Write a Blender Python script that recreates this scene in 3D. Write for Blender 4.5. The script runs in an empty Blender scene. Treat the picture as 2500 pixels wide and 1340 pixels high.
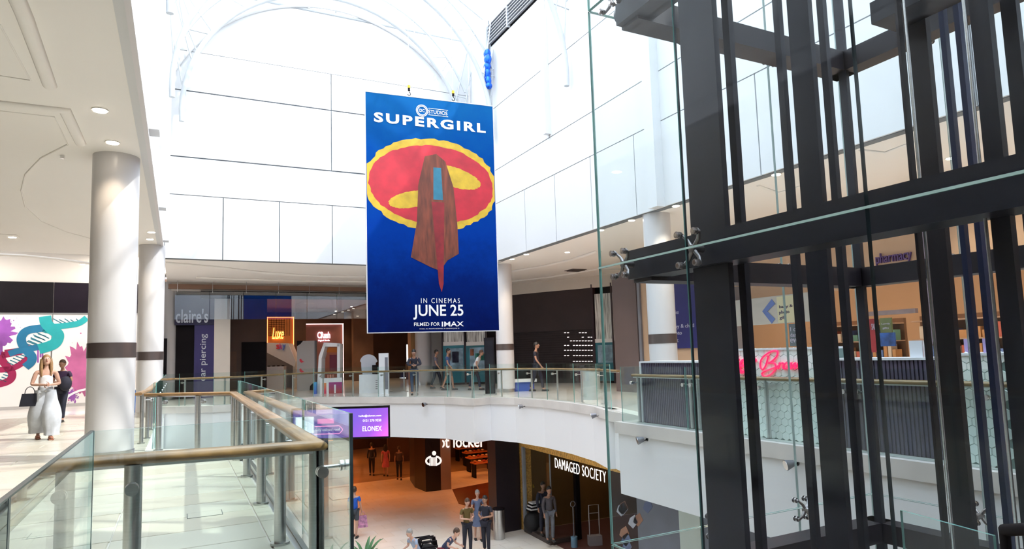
import bpy, bmesh, math, random
from mathutils import Vector, Matrix, noise
random.seed(7)
S = bpy.context.scene
COL = S.collection
PI = math.pi
R = math.radians

# ------------------------------------------------------------------ camera
YAW, PIT, ROL, FPX, CY, EYE = 0.47098575, 0.0932632557, -0.031266292, 1599.5, 712.5, 1.5
fw = Vector((math.sin(YAW)*math.cos(PIT), math.cos(YAW)*math.cos(PIT), math.sin(PIT)))
r0 = Vector((math.cos(YAW), -math.sin(YAW), 0)); u0 = r0.cross(fw)
rt = r0*math.cos(ROL)+u0*math.sin(ROL); up = -r0*math.sin(ROL)+u0*math.cos(ROL)
cam = bpy.data.objects.new('camera', bpy.data.cameras.new('camera')); COL.objects.link(cam)
cm = Matrix.Identity(4)
for i, v in enumerate((rt, up, -fw)):
    cm[0][i], cm[1][i], cm[2][i] = v
cm[2][3] = EYE
cam.matrix_world = cm
cam.data.sensor_width = 36; cam.data.lens = FPX*36/2500
cam.data.shift_y = (CY-670)/2500
cam.data.clip_end = 300; cam.data.clip_start = .05
S.camera = cam

# ------------------------------------------------------------------ world, sun, exposure
W = bpy.data.worlds.new('sky'); S.world = W; W.use_nodes = True
nt = W.node_tree; nt.nodes.clear()
bg = nt.nodes.new('ShaderNodeBackground'); wo = nt.nodes.new('ShaderNodeOutputWorld')
tc = nt.nodes.new('ShaderNodeTexCoord'); cn = nt.nodes.new('ShaderNodeTexNoise'); cr = nt.nodes.new('ShaderNodeValToRGB')
cn.inputs['Scale'].default_value = 1.6; cn.inputs['Detail'].default_value = 4
cr.color_ramp.elements[0].position = .35; cr.color_ramp.elements[0].color = (.70, .82, 1, 1)
cr.color_ramp.elements[1].position = .6; cr.color_ramp.elements[1].color = (.96, .98, 1, 1)
nt.links.new(tc.outputs['Generated'], cn.inputs['Vector']); nt.links.new(cn.outputs['Fac'], cr.inputs['Fac'])
nt.links.new(cr.outputs['Color'], bg.inputs['Color']); nt.links.new(bg.outputs[0], wo.inputs[0])
bg.inputs['Strength'].default_value = 2.7
sun = bpy.data.objects.new('sun', bpy.data.lights.new('sun', 'SUN')); COL.objects.link(sun)
sun.data.energy = 2.1; sun.data.angle = R(.6); sun.data.color = (1, .96, .9)
sd = Vector((-.80*math.cos(R(50)), .60*math.cos(R(50)), -math.sin(R(50))))
sun.rotation_euler = sd.to_track_quat('-Z', 'Y').to_euler()
vs = S.view_settings
S.display_settings.display_device = 'sRGB'
vs.view_transform = 'Standard'; vs.look = 'None'; vs.exposure = 1.1; vs.gamma = 1; vs.use_curve_mapping = False
S.cycles.max_bounces = 12; S.cycles.transparent_max_bounces = 24; S.cycles.diffuse_bounces = 7; S.cycles.glossy_bounces = 5
S.cycles.caustics_reflective = False; S.cycles.caustics_refractive = False
S.cycles.sample_clamp_indirect = 6
S.cycles.use_denoising = True

# ------------------------------------------------------------------ pixel helpers (photograph frame 2500x1340)
E0 = Vector((0, 0, EYE))
def ray(x, y): return rt*(x-1250)/FPX - up*(y-CY)/FPX + fw
def onz(x, y, z):
    d = ray(x, y); return E0+d*((z-EYE)/d.z)
def onp(x, y, P, n):
    d = ray(x, y); return E0+d*((Vector(P)-E0).dot(n)/d.dot(n))
def onY(x, y, Y): return onp(x, y, (0, Y, 0), Vector((0, 1, 0)))
def onX(x, y, X): return onp(x, y, (X, 0, 0), Vector((1, 0, 0)))

# ------------------------------------------------------------------ materials
MATS = {}
def mat(name, c, rough=.6, metal=0, var=0, vscale=3, bump=0, bscale=30, emit=0, coat=0, stretch=None, spec=None):
    if name in MATS: return MATS[name]
    emit = min(emit, 1.5) if emit < 10 else emit
    m = bpy.data.materials.new(name); m.use_nodes = True; t = m.node_tree; b = t.nodes['Principled BSDF']
    b.inputs['Base Color'].default_value = (*c, 1); b.inputs['Roughness'].default_value = rough; b.inputs['Metallic'].default_value = metal
    if coat: b.inputs['Coat Weight'].default_value = coat; b.inputs['Coat Roughness'].default_value = .08
    if spec is not None: b.inputs['Specular IOR Level'].default_value = spec
    if emit: b.inputs['Emission Color'].default_value = (*c, 1); b.inputs['Emission Strength'].default_value = emit
    if var or bump:
        g = t.nodes.new('ShaderNodeNewGeometry'); mp = t.nodes.new('ShaderNodeMapping')
        t.links.new(g.outputs['Position'], mp.inputs['Vector'])
        if stretch: mp.inputs['Scale'].default_value = stretch
    if var:
        n = t.nodes.new('ShaderNodeTexNoise'); n.inputs['Scale'].default_value = vscale; n.inputs['Detail'].default_value = 5
        rp = t.nodes.new('ShaderNodeValToRGB'); e = rp.color_ramp.elements
        e[0].position = .3; e[1].position = .7
        e[0].color = (*[max(0, k*(1-var)) for k in c], 1); e[1].color = (*[min(1, k*(1+var)) for k in c], 1)
        t.links.new(mp.outputs[0], n.inputs['Vector']); t.links.new(n.outputs['Fac'], rp.inputs['Fac']); t.links.new(rp.outputs[0], b.inputs['Base Color'])
    if bump:
        n = t.nodes.new('ShaderNodeTexNoise'); n.inputs['Scale'].default_value = bscale
        bp = t.nodes.new('ShaderNodeBump'); bp.inputs['Strength'].default_value = bump; bp.inputs['Distance'].default_value = .01
        t.links.new(mp.outputs[0], n.inputs['Vector']); t.links.new(n.outputs['Fac'], bp.inputs['Height']); t.links.new(bp.outputs[0], b.inputs['Normal'])
    MATS[name] = m; return m
def glassmat(name, tint, ior=1.5, haze=0, hazecol=(.8, .95, .92), gr=.0):
    m = bpy.data.materials.new(name); m.use_nodes = True; t = m.node_tree; t.nodes.clear()
    o = t.nodes.new('ShaderNodeOutputMaterial'); tr = t.nodes.new('ShaderNodeBsdfTransparent'); gl = t.nodes.new('ShaderNodeBsdfGlossy')
    lw = t.nodes.new('ShaderNodeLayerWeight'); lw.inputs['Blend'].default_value = .5; mx = t.nodes.new('ShaderNodeMixShader')
    pw = t.nodes.new('ShaderNodeMath'); pw.operation = 'POWER'; pw.inputs[1].default_value = 5
    fr = t.nodes.new('ShaderNodeMath'); fr.operation = 'MULTIPLY_ADD'; f0 = ((ior-1)/(ior+1))**2; fr.inputs[1].default_value = 1-f0; fr.inputs[2].default_value = f0
    t.links.new(lw.outputs['Facing'], pw.inputs[0]); t.links.new(pw.outputs[0], fr.inputs[0])
    tr.inputs[0].default_value = (*tint, 1); gl.inputs['Roughness'].default_value = gr; gl.inputs[0].default_value = (1, 1, 1, 1)
    t.links.new(fr.outputs[0], mx.inputs[0]); t.links.new(tr.outputs[0], mx.inputs[1]); t.links.new(gl.outputs[0], mx.inputs[2])
    last = mx
    if haze:
        df = t.nodes.new('ShaderNodeBsdfDiffuse'); df.inputs[0].default_value = (*hazecol, 1)
        m2 = t.nodes.new('ShaderNodeMixShader'); m2.inputs[0].default_value = haze
        t.links.new(mx.outputs[0], m2.inputs[1]); t.links.new(df.outputs[0], m2.inputs[2]); last = m2
    t.links.new(last.outputs[0], o.inputs[0]); MATS[name] = m; return m
GL = glassmat('clear_glass', (.955, .975, .978), 1.22)
GLB = glassmat('balustrade_glass', (.925, .972, .962), 1.38)
GLR = glassmat('roof_glass', (.97, .99, 1.0), 1.1)
GE = mat('glass_edge', (.22, .46, .42), .15, 0, .15, 6)
GLE = mat('pale_glass_edge', (.45, .58, .56), .2, 0, .1, 6)
GED = mat('dark_glass_edge', (.03, .045, .05), .2, 0, .15, 6)
wall = mat('white_panel', (.66, .67, .68), .6, 0, .015, .5)
gapm = mat('panel_gap', (.16, .18, .2), .7, 0, .05, 2)
soff = mat('soffit_paint', (.90, .875, .84), .7, 0, .012, .4)
cream = mat('cream_wall', (.66, .62, .57), .7, 0, .03, 1)
colm = mat('column_paint', (.58, .57, .58), .3, 0, .012, .6)
steel = mat('brushed_steel', (.60, .60, .60), .28, 1, .06, 4, stretch=(1, 1, 30))
chrome = mat('polished_steel', (.75, .75, .76), .12, 1, .03, 5)
bandm = mat('bronze_band', (.16, .13, .125), .35, .7, .05, 4)
wood = mat('oak_handrail', (.26, .145, .055), .45, 0, .22, 5, .05, 60, stretch=(2, .6, 4), coat=.3)
tile = mat('limestone_tile', (.60, .565, .47), .28, 0, .05, 1.3)
tile2 = mat('limestone_tile_warm', (.575, .52, .42), .28, 0, .05, 1.3)
lowtile = mat('lower_floor_tile', (.50, .36, .24), .13, 0, .12, .8)
stone = mat('stone_kerb', (.64, .60, .56), .45, 0, .08, 1.5)
white = mat('white_paint', (.80, .80, .81), .6, 0, .012, .5)
truss = mat('white_steel', (.50, .53, .55), .4, 0, .02, 2)
dark = mat('lift_steel', (.016, .016, .026), .42, .15, .15, 3)
dark2 = mat('lift_steel_brown', (.016, .012, .018), .45, .15, .15, 3)
black = mat('black_panel', (.007, .005, .007), .6, 0, .2, 2, spec=.15)
brown = mat('dark_brown_wall', (.085, .042, .026), .5, 0, .25, 1)
brown2 = mat('bronze_wall', (.16, .09, .055), .45, 0, .2, 1)
navy = mat('navy_panel', (.022, .02, .065), .4, 0, .15, 1)
lampm = mat('downlight_lens', (1, .86, .68), .5, emit=14)
lampring = mat('downlight_ring', (.62, .60, .57), .4, .3, .03, 9)
letter = mat('white_lettering', (.9, .9, .92), .5, 0, .02, 8)
litw = mat('lit_white_lettering', (1, .97, .95), .5, emit=.42)

# ------------------------------------------------------------------ geometry
class G:
    def __init__(s): s.v = []; s.f = []; s.m = []; s.sm = []
    def add(s, vs_, fs, m=0, smooth=False):
        k = len(s.v); s.v += [tuple(v) for v in vs_]
        for f in fs: s.f.append([i+k for i in f]); s.m.append(m); s.sm.append(smooth)
        return s
    def box(s, a, b, m=0):
        x0, y0, z0 = a; x1, y1, z1 = b
        return s.hexa([(x0, y0, z0), (x1, y0, z0), (x1, y1, z0), (x0, y1, z0), (x0, y0, z1), (x1, y0, z1), (x1, y1, z1), (x0, y1, z1)], m)
    def hexa(s, p, m=0):
        return s.add(p, [(3, 2, 1, 0), (4, 5, 6, 7), (0, 1, 5, 4), (1, 2, 6, 5), (2, 3, 7, 6), (3, 0, 4, 7)], m)
    def cyl(s, p, q, r, r2=None, n=16, m=0, caps=True):
        p = Vector(p); q = Vector(q); r2 = r if r2 is None else r2
        d = (q-p).normalized(); a = d.orthogonal().normalized(); b = d.cross(a)
        vv = [p+(a*math.cos(2*PI*i/n)+b*math.sin(2*PI*i/n))*r for i in range(n)]+[q+(a*math.cos(2*PI*i/n)+b*math.sin(2*PI*i/n))*r2 for i in range(n)]
        s.add(vv, [(i, (i+1) % n, n+(i+1) % n, n+i) for i in range(n)], m, True)
        if caps: s.add(vv, [tuple(range(n))[::-1], tuple(range(n, 2*n))], m)
        return s
    def tube(s, pts, r, n=8, m=0):
        pts = [Vector(p) for p in pts]; rs = r if isinstance(r, (list, tuple)) else [r]*len(pts)
        vv = []; a = None
        for i, p in enumerate(pts):
            d = (pts[min(i+1, len(pts)-1)]-pts[max(i-1, 0)]).normalized()
            a = d.orthogonal().normalized() if a is None else (a-d*a.dot(d)).normalized()
            b = d.cross(a)
            vv += [p+(a*math.cos(2*PI*k/n)+b*math.sin(2*PI*k/n))*rs[i] for k in range(n)]
        fs = [(i*n+k, i*n+(k+1) % n, (i+1)*n+(k+1) % n, (i+1)*n+k) for i in range(len(pts)-1) for k in range(n)]
        s.add(vv, fs, m, True); L = len(vv)
        return s.add(vv, [tuple(range(n))[::-1], tuple(range(L-n, L))], m)
    def ell(s, c, r, nu=12, nv=8, m=0, M=None):
        vv = []; 
        for j in range(nv+1):
            th = PI*j/nv
            for i in range(nu):
                v = Vector((r[0]*math.sin(th)*math.cos(2*PI*i/nu), r[1]*math.sin(th)*math.sin(2*PI*i/nu), r[2]*math.cos(th)))
                if M: v = M @ v
                vv.append(v+Vector(c))
        return s.add(vv, [(j*nu+i, (j+1)*nu+i, (j+1)*nu+(i+1) % nu, j*nu+(i+1) % nu) for j in range(nv) for i in range(nu)], m, True)
    def prism(s, poly, z0, z1, m=0):
        n = len(poly); a = sum(poly[i][0]*poly[(i+1) % n][1]-poly[(i+1) % n][0]*poly[i][1] for i in range(n))
        if a < 0: poly = poly[::-1]
        vv = [(x, y, z0) for x, y in poly]+[(x, y, z1) for x, y in poly]
        return s.add(vv, [tuple(range(n))[::-1], tuple(range(n, 2*n))]+[(i, (i+1) % n, n+(i+1) % n, n+i) for i in range(n)], m)
    def sweep(s, path, prof, m=0, smooth=False, caps=True):
        """profile (side, up) swept along a level polyline with mitred corners"""
        P = [Vector(p) for p in path]; n = len(prof); vv = []
        for i, p in enumerate(P):
            d0 = (P[i]-P[i-1]) if i else (P[1]-P[0]); d1 = (P[i+1]-P[i]) if i < len(P)-1 else d0
            d0 = Vector((d0.x, d0.y, 0)).normalized(); d1 = Vector((d1.x, d1.y, 0)).normalized()
            s0 = Vector((d0.y, -d0.x, 0)); s1 = Vector((d1.y, -d1.x, 0)); mm = (s0+s1).normalized(); k = 1/max(.35, mm.dot(s0))
            vv += [p+mm*(a*k)+Vector((0, 0, b)) for a, b in prof]
        s.add(vv, [(i*n+k, (i+1)*n+k, (i+1)*n+(k+1) % n, i*n+(k+1) % n) for i in range(len(P)-1) for k in range(n)], m, smooth)
        if caps: s.add(vv, [tuple(range(n)), tuple(range(len(vv)-n, len(vv)))[::-1]], m)
        return s
    def obj(s, name, mats, parent=None, local=False):
        me = bpy.data.meshes.new(name); me.from_pydata(s.v, [], s.f)
        for mm in (mats if isinstance(mats, (list, tuple)) else [mats]): me.materials.append(mm)
        me.polygons.foreach_set('material_index', s.m); me.polygons.foreach_set('use_smooth', s.sm); me.update()
        o = bpy.data.objects.new(name, me); COL.objects.link(o); par(o, parent, local)
        return o
def locmat(p):
    M = Matrix.Translation(p.location) @ p.rotation_euler.to_matrix().to_4x4()
    if p.parent: return locmat(p.parent) @ p.matrix_parent_inverse @ M
    return M
def par(o, parent, local=False):
    if parent is not None:
        o.parent = parent
        if not local: o.matrix_parent_inverse = locmat(parent).inverted()
def tag(o, label=None, cat=None, group=None, kind=None):
    if label: o['label'] = label
    if cat: o['category'] = cat
    if group: o['group'] = group
    if kind: o['kind'] = kind
    return o
def thing(name, label, cat, loc=(0, 0, 0), rz=0, group=None):
    o = bpy.data.objects.new(name, None); COL.objects.link(o); o.empty_display_size = .2
    o.location = loc; o.rotation_euler = (0, 0, rz); return tag(o, label, cat, group)
def struct(o): o['kind'] = 'structure'; return o
def stuff(o): o['kind'] = 'stuff'; return o
def dup(o, loc=None, rz=None, parent=None, label=None):
    c = o.copy(); COL.objects.link(c)
    if parent is not None: c.parent = parent
    if loc is not None: c.location = loc
    if rz is not None: c.rotation_euler = (0, 0, rz)
    if label: c['label'] = label
    for ch in list(o.children): dup(ch, parent=c)
    return c

class Fr:
    """an upright plane: origin, horizontal direction u (to the right as seen), normal towards the viewer"""
    def __init__(s, O, u):
        s.O = Vector(O); s.u = Vector(u).normalized(); s.n = s.u.cross(Vector((0, 0, 1))).normalized(); s.z = Vector((0, 0, 1))
    def P(s, a, b, d=0): return s.O+s.u*a+s.z*b+s.n*d
    def px(s, x, y):
        q = onp(x, y, s.O, s.n)-s.O; return q.dot(s.u), q.z
    def rect(s, x0, y0, x1, y1):
        xm, ym = (x0+x1)/2, (y0+y1)/2
        return s.px(x0, ym)[0], s.px(x1, ym)[0], s.px(xm, y1)[1], s.px(xm, y0)[1]
    def box(s, g, a0, a1, b0, b1, d0, d1, m=0):
        return g.hexa([s.P(a0, b0, d1), s.P(a1, b0, d1), s.P(a1, b0, d0), s.P(a0, b0, d0), s.P(a0, b1, d1), s.P(a1, b1, d1), s.P(a1, b1, d0), s.P(a0, b1, d0)], m)
    def pbox(s, g, x0, y0, x1, y1, d0, d1, m=0):
        return s.box(g, *s.rect(x0, y0, x1, y1), d0, d1, m)
    def poly(s, g, pts, d, m=0, th=.004, px=True):
        q = [s.px(*p) if px else p for p in pts]; n = len(q)
        a = sum(q[i][0]*q[(i+1) % n][1]-q[(i+1) % n][0]*q[i][1] for i in range(n))
        if a < 0: q = q[::-1]
        vv = [s.P(x, y, d) for x, y in q]+[s.P(x, y, d+th) for x, y in q]
        return g.add(vv, [tuple(range(n))[::-1], tuple(range(n, 2*n))]+[(i, (i+1) % n, n+(i+1) % n, n+i) for i in range(n)], m)
    def ribbon(s, g, pts, w, d, m=0, th=.004):
        q = [Vector((*p, 0)) for p in pts]; L = []; Rr = []
        for i, p in enumerate(q):
            t = (q[min(i+1, len(q)-1)]-q[max(i-1, 0)]).normalized(); nn = Vector((-t.y, t.x, 0)); ww = w[i] if isinstance(w, list) else w
            L.append(p+nn*ww/2); Rr.append(p-nn*ww/2)
        for i in range(len(q)-1):
            s.poly(g, [(a.x, a.y) for a in (L[i], L[i+1], Rr[i+1], Rr[i])], d, m, th, px=False)
        return g
_tc = {}
def textmesh(txt, off=0, italic=0, space=1):
    k = (txt, off, italic, space)
    if k in _tc: return _tc[k]
    cu = bpy.data.curves.new('t', 'FONT'); cu.body = txt; cu.resolution_u = 3; cu.offset = off*.4; cu.shear = italic; cu.space_character = space
    o = bpy.data.objects.new('t', cu); COL.objects.link(o)
    me = bpy.data.meshes.new_from_object(o.evaluated_get(bpy.context.evaluated_depsgraph_get()))
    bm = bmesh.new(); bm.from_mesh(me); bmesh.ops.triangulate(bm, faces=bm.faces[:])
    e = bmesh.ops.extrude_face_region(bm, geom=bm.faces[:]); vv = [v for v in e['geom'] if isinstance(v, bmesh.types.BMVert)]
    bmesh.ops.translate(bm, verts=vv, vec=(0, 0, 1)); bmesh.ops.recalc_face_normals(bm, faces=bm.faces[:])
    bm.verts.index_update()
    V = [v.co.copy() for v in bm.verts]; F = [[v.index for v in f.verts] for f in bm.faces]
    x0 = min(v.x for v in V); x1 = max(v.x for v in V); y0 = min(v.y for v in V); y1 = max(v.y for v in V)
    V = [((v.x-x0)/(x1-x0), (v.y-y0)/(y1-y0), v.z) for v in V]
    bm.free(); bpy.data.objects.remove(o); bpy.data.curves.remove(cu)
    _tc[k] = (V, F); return V, F
def text(fr, txt, a0, a1, b0, b1, d, mt, parent=None, name='lettering', th=.01, off=.0, italic=0, space=1, up_=False):
    V, F = textmesh(txt, off, italic, space); g = G()
    if up_: P = [fr.P(a1-(a1-a0)*v[1], b0+(b1-b0)*v[0], d+th*v[2]) for v in V]
    else: P = [fr.P(a0+(a1-a0)*v[0], b0+(b1-b0)*v[1], d+th*v[2]) for v in V]
    g.add(P, F)
    return g.obj(name, mt, parent)
def ptext(fr, txt, x0, y0, x1, y1, d, mt, parent=None, **k):
    return text(fr, txt, *fr.rect(x0, y0, x1, y1), d, mt, parent, **k)
def glasspane(g, a, b, m=0, me=1, mv=1):
    """box pane; the two large faces are glass, the narrow ones are edge"""
    x0, y0, z0 = a; x1, y1, z1 = b
    g.box(a, b, m); k = len(g.f)-6
    dims = sorted([(abs(x1-x0), 0), (abs(y1-y0), 1), (abs(z1-z0), 2)])[0][1]
    big = {2: (0, 1), 1: (2, 4), 0: (3, 5)}[dims]
    for i in range(6):
        if i not in big: g.m[k+i] = me if i < 2 else mv
    return g
def vpane(g, p, q, z0, z1, th=.014, m=0, me=1):
    p = Vector(p); q = Vector(q); d = (q-p).normalized(); n = Vector((-d.y, d.x, 0))*th/2
    P = [p+n, q+n, q-n, p-n]
    g.hexa([Vector((v.x, v.y, z0)) for v in P]+[Vector((v.x, v.y, z1)) for v in P], m); k = len(g.f)-6
    for i in (0, 1, 3, 5): g.m[k+i] = me
    return g

# =================================================================== SETTING
ZS = 5.0           # soffit height above the upper floor
ZL = -4.9          # lower floor
ZB = -1.42         # bottom of the white fascia
def cap(x, y, z=.03): p = onz(x, y, z); return (p.x, p.y)
edgeL = [(-.55, 26.2), *[cap(x, y) for x, y in ((432, 992), (520, 990), (600, 985), (700, 975), (765, 969))]]
edgeB = [cap(765, 969), cap(920, 969), cap(1088, 969), cap(1157, 973), cap(1197, 969), cap(1260, 971), cap(1330, 976), cap(1395, 983), cap(1450, 991), cap(1484, 1000)]
XR = 8.12
edgeR = [(XR, cap(1513, 1029)[1])]
# upper floor slab (its openings follow the void edge)
g = G()
g.prism([(-15, -9), (-.5, -9), (-.5, 26.2), (-15, 26.2)], -.25, 0)
g.prism([(-.5, 4.2), (.84, 4.06), (.90, 12.6), (-.5, 13.6)], -.25, 0)
loop = edgeL+edgeB[1:]
g.prism([(-15, 26.2)]+loop+[(14, edgeB[-1][1]), (14, 62), (-15, 62)], -.25, 0)
g.prism([(XR, -9), (22, -9), (22, 40), (14, 40), (14, edgeB[-1][1]), (edgeB[-1][0], edgeB[-1][1]), (edgeR[0][0]+.9, edgeR[0][1]), edgeR[0]], -.25, -.001)
floor = struct(g.obj('floor', [stone]))
# floor finish beyond the laid tiles
g = G()
g.prism([(-15, 24.5), (-.55, 24.5), (-.55, 26.2)]+edgeL[1:]+edgeB[1:]+[(14, edgeB[-1][1]), (14, 62), (-15, 62)], 0, .004)
struct(g.obj('floor_finish', mat('polished_floor', (.74, .69, .64), .15, 0, .06, .9), floor))
g = G(); g.prism([(XR, -9), (22, -9), (22, 40), (14, 40), (14, edgeB[-1][1]), edgeB[-1], (edgeR[0][0]+.9, edgeR[0][1]), edgeR[0]], 0, .005)
struct(g.obj('floor_finish', mat('polished_floor', (.6, .5, .4)), floor))
# tiles
tm = []
for mm, w in ((tile, 1.2), (tile2, 1.2), (tile, .52)):
    g = G(); e = .012
    g.add([(0, 0, 0), (w-e, 0, 0), (w-e, .6-e, 0), (0, .6-e, 0), (.006, .006, .012), (w-e-.006, .006, .012), (w-e-.006, .594-e, .012), (.006, .594-e, .012)],
          [(4, 5, 6, 7), (0, 1, 5, 4), (1, 2, 6, 5), (2, 3, 7, 6), (3, 0, 4, 7)])
    me = bpy.data.meshes.new('tile'); me.from_pydata(g.v, [], g.f); me.materials.append(mm); tm.append(me)
def put_tile(me, x, y):
    o = bpy.data.objects.new('tile', me); COL.objects.link(o); o.location = (x, y, 0); o.parent = floor
nt_ = 0; gs = G()
row = 0; y = 1.3
while y < 24.4:
    x = -.5-1.2*(1+(row % 2)*.5)+.0
    xs = []
    while x > -9: xs.append(x); x -= 1.2
    if row % 2: 
        gs.box((-1.1, y, 0), (-.506, y+.594, .012))
    if 4.15 < y < 12.2: xs = [-.5+.0]+xs
    for x in xs:
        if nt_ < 292 and x > -7.5: put_tile(tm[random.random() < .35], x, y); nt_ += 1
        else: gs.box((x, y, 0), (x+1.194, y+.594, .012))
    if 4.15 < y < 12.0: gs.box((.7, y, 0), (.84, y+.594, .012))
    y += .6; row += 1
stuff(gs.obj('tile_field', tile, floor))
# access covers let into the walkway floor
for (x, y) in ((500, 1255), (830, 1218)):
    p = onz(x, y, .012)
    if x < 700:
        c = tag(G().box((p.x-.16, p.y-.12, .0125), (p.x+.16, p.y+.12, .0145)).obj('floor_hatch', mat('hatch_edge', (.12, .13, .12), .5, 0, .1, 4)), 'small rectangular access cover with dark rim in walkway floor', 'hatch')
        G().box((p.x-.152, p.y-.112, .0146), (p.x+.152, p.y+.112, .0155)).obj('cover_plate', tile, c)
# lower floor
lf = struct(G().prism([(-16, -9), (26, -9), (26, 70), (-16, 70)], ZL-.2, ZL).obj('lower_floor', [lowtile]))
g = G()
for i in range(26):
    for j in range(44):
        x = -2+i*.9+(j % 2)*.45; y = 8+j*.6
        g.box((x, y, ZL), (x+.893, y+.593, ZL+.008), random.random() < .35)
stuff(g.obj('lower_tile_field', [mat('lower_tile_pale', (.90, .83, .72), .35, 0, .06, .7), mat('lower_tile_warm', (.87, .78, .65), .35, 0, .06, .7)], lf))

# fascia + stone cap round the void
def strip(path, z0, z1, out, th, mt, name, parent=None):
    g = G(); g.sweep([(x, y, 0) for x, y in path], [(out, z0), (out, z1), (out-th, z1), (out-th, z0)]); return g.obj(name, mt, parent)
fpath = loop
fa = struct(strip(fpath, ZB, -.2, .03, .3, white, 'trim_1'))
struct(strip(fpath, -.2, .03, .08, .35, stone, 'cap_stone', fa))
# end return where the curved fascia meets the nearer block
rb = [edgeR[0], (XR, -9)]
jog = [(edgeB[-1][0]+.35, edgeB[-1][1]+.6), (edgeR[0][0]+.9, edgeR[0][1]+.05), edgeR[0], (XR, -9)]
fb = struct(strip(jog, ZB, -.2, .03, .3, white, 'trim_2'))
struct(strip(jog, -.2, .03, .08, .35, stone, 'cap_stone', fb))
fc = struct(strip([(-.5, -9), (-.5, 4.2), (.84, 4.06), (.90, 12.6), (-.5, 13.6), (-.5, 26.2)], ZB, -.02, .06, .3, white, 'trim_3'))

# soffits (ceilings of the upper level galleries) at z 5.0, with raised mouldings
g = G()
g.prism([(-15, -9), (-.62, -9), (-.62, 24.4), (-4.9, 24.0), (-15, 22.5)], ZS, ZS+.3)
ce = struct(g.obj('ceiling', soff))
struct(G().prism([(-15, 22.5), (-4.9, 24.0), (-.5, 24.4), (-.5, 30), (-3, 36), (-15, 36)], 5.88, 6.1).obj('ceiling_recess', soff, ce))
struct(G().prism([(-.5, 24.65), (22, 24.65), (22, 31.55), (-.5, 31.55)], ZS, ZS+.3).obj('ceiling_gallery', soff, ce))
struct(G().prism([(10.95, -9), (22, -9), (22, 24.65), (10.95, 24.65)], ZS, ZS+.3).obj('ceiling_gallery', soff, ce))
struct(G().prism([(-.45, 31.4), (22, 31.4), (22, 62), (-.5, 62)], 4.7, 4.9).obj('ceiling_corridor', mat('corridor_ceiling', (.30, .17, .11), .45, 0, .1, .5), ce))
struct(G().box((-.52, 5, ZS-.03), (-.46, 24.4, ZS+.02)).obj('ceiling_edge_bead', mat('bead', (.7, .68, .7), .5), ce))
def prof(w, h): return [(-w/2, 0), (-w*.36, -h*.7), (-w*.15, -h), (w*.15, -h), (w*.36, -h*.7), (w/2, 0)]
def mould(pxs, w, h, name='moulding'):
    pts = [onz(x, y, ZS) for x, y in pxs]; g = G(); g.sweep(pts, prof(w, h), smooth=True); return struct(g.obj(name, soff, ce))
mould([(30, -30), (60, 40), (122, 210)], .16, .05); mould([(-40, 245), (0, 250), (158, 268), (197, 350)], .16, .05)
mould([(-40, 178), (75, 196), (0, 60)], .02, .012); mould([(-30, 268), (0, 270), (132, 285), (165, 352)], .02, .012)
cv = [(165, 352), (100, 385), (62, 425), (52, 465), (62, 505), (100, 540), (160, 565), (222, 582)]
mould(cv, .03, .02)
mould([(-30, 618), (60, 622), (140, 630), (225, 642)], .18, .06)
for pts, w in (([(400, 640), (520, 650), (640, 664), (760, 672), (890, 674)], .35), ([(480, 676), (600, 680), (720, 684), (890, 686)], .25),
               ([(1245, 662), (1330, 648), (1400, 632), (1462, 612)], .3), ([(1245, 686), (1350, 674), (1462, 655)], .2)):
    mould(pts, w, .07)
for pts in ([(1850, 452), (1900, 470), (1985, 445)], [(2100, 365), (2160, 372), (2230, 345)]):
    mould(pts, .08, .03)
# soffit hatches and sprinklers on the left gallery
for x, y in ((20, 575), (152, 380)):
    p = onz(x, y, ZS)
    struct(G().box((p.x-.22, p.y-.22, ZS-.015), (p.x+.22, p.y+.22, ZS)).obj('ceiling_plate', soff, ce)) if x < 100 else struct(G().cyl((p.x, p.y, ZS-.05), (p.x, p.y, ZS), .03).obj('ceiling_sprinkler', chrome, ce))
p = onz(1405, 660, ZS-.02)
g = G(); g.box((p.x-.35, p.y-.35, ZS-.02), (p.x+.35, p.y+.35, ZS-.001))
for i in range(6): g.box((p.x-.3, p.y-.3+i*.1, ZS-.05), (p.x+.3, p.y-.26+i*.1, ZS-.02))
tag(g.obj('air_grille', mat('grille_dark', (.10, .09, .09), .5, .2, .1, 6)), 'dark square air grille in cream soffit right of the banner', 'grille')

# upper white panel walls
def panelwall(name, fr, a0, a1, rows, top, shade=None):
    w_ = struct(fr.box(G(), a0, a1, rows[0][0], top, -.25, -.05).obj(name, gapm))
    for z0, z1, seams, gp in rows:
        ss = [a0]+seams+[a1]
        for i in range(len(ss)-1):
            g = G(); fr.box(g, ss[i]+.016, ss[i+1]-.016, z0+gp/2, z1-gp/2, -.06, 0)
            g.obj('panel', wall, w_)
    return w_
fB = Fr((0, 24.4, 0), (1, 0, 0))
wb = panelwall('wall_back', fB, -.5, 10.7, [(5.0, 7.19, [1.29, 3.15, 5.01, 6.87, 8.73], .025), (7.19, 8.5, [], .03), (8.5, 10.86, [5.0], .07), (10.86, 12.28, [5.0], .03), (12.28, 14.6, [], .012)], 14.6)
fRt = Fr((10.7, 0, 0), (0, -1, 0))     # right wall seen from the void: to the right is -Y
sm = [-(15.69-2.07*k) for k in range(12)]
wr = panelwall('wall_right', fRt, -22.2, 9, [(5.0, 7.19, [-19.82, -17.76]+sm, .025), (7.19, 8.48, [-12.7, -4.5], .025), (8.48, 10.92, [-17.97, -12.7, -7.5, -2.2, 3], .03), (10.92, 13.45, [-17.97, -12.7, -7.5, -2.2, 3], .03)], 13.45)
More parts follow.
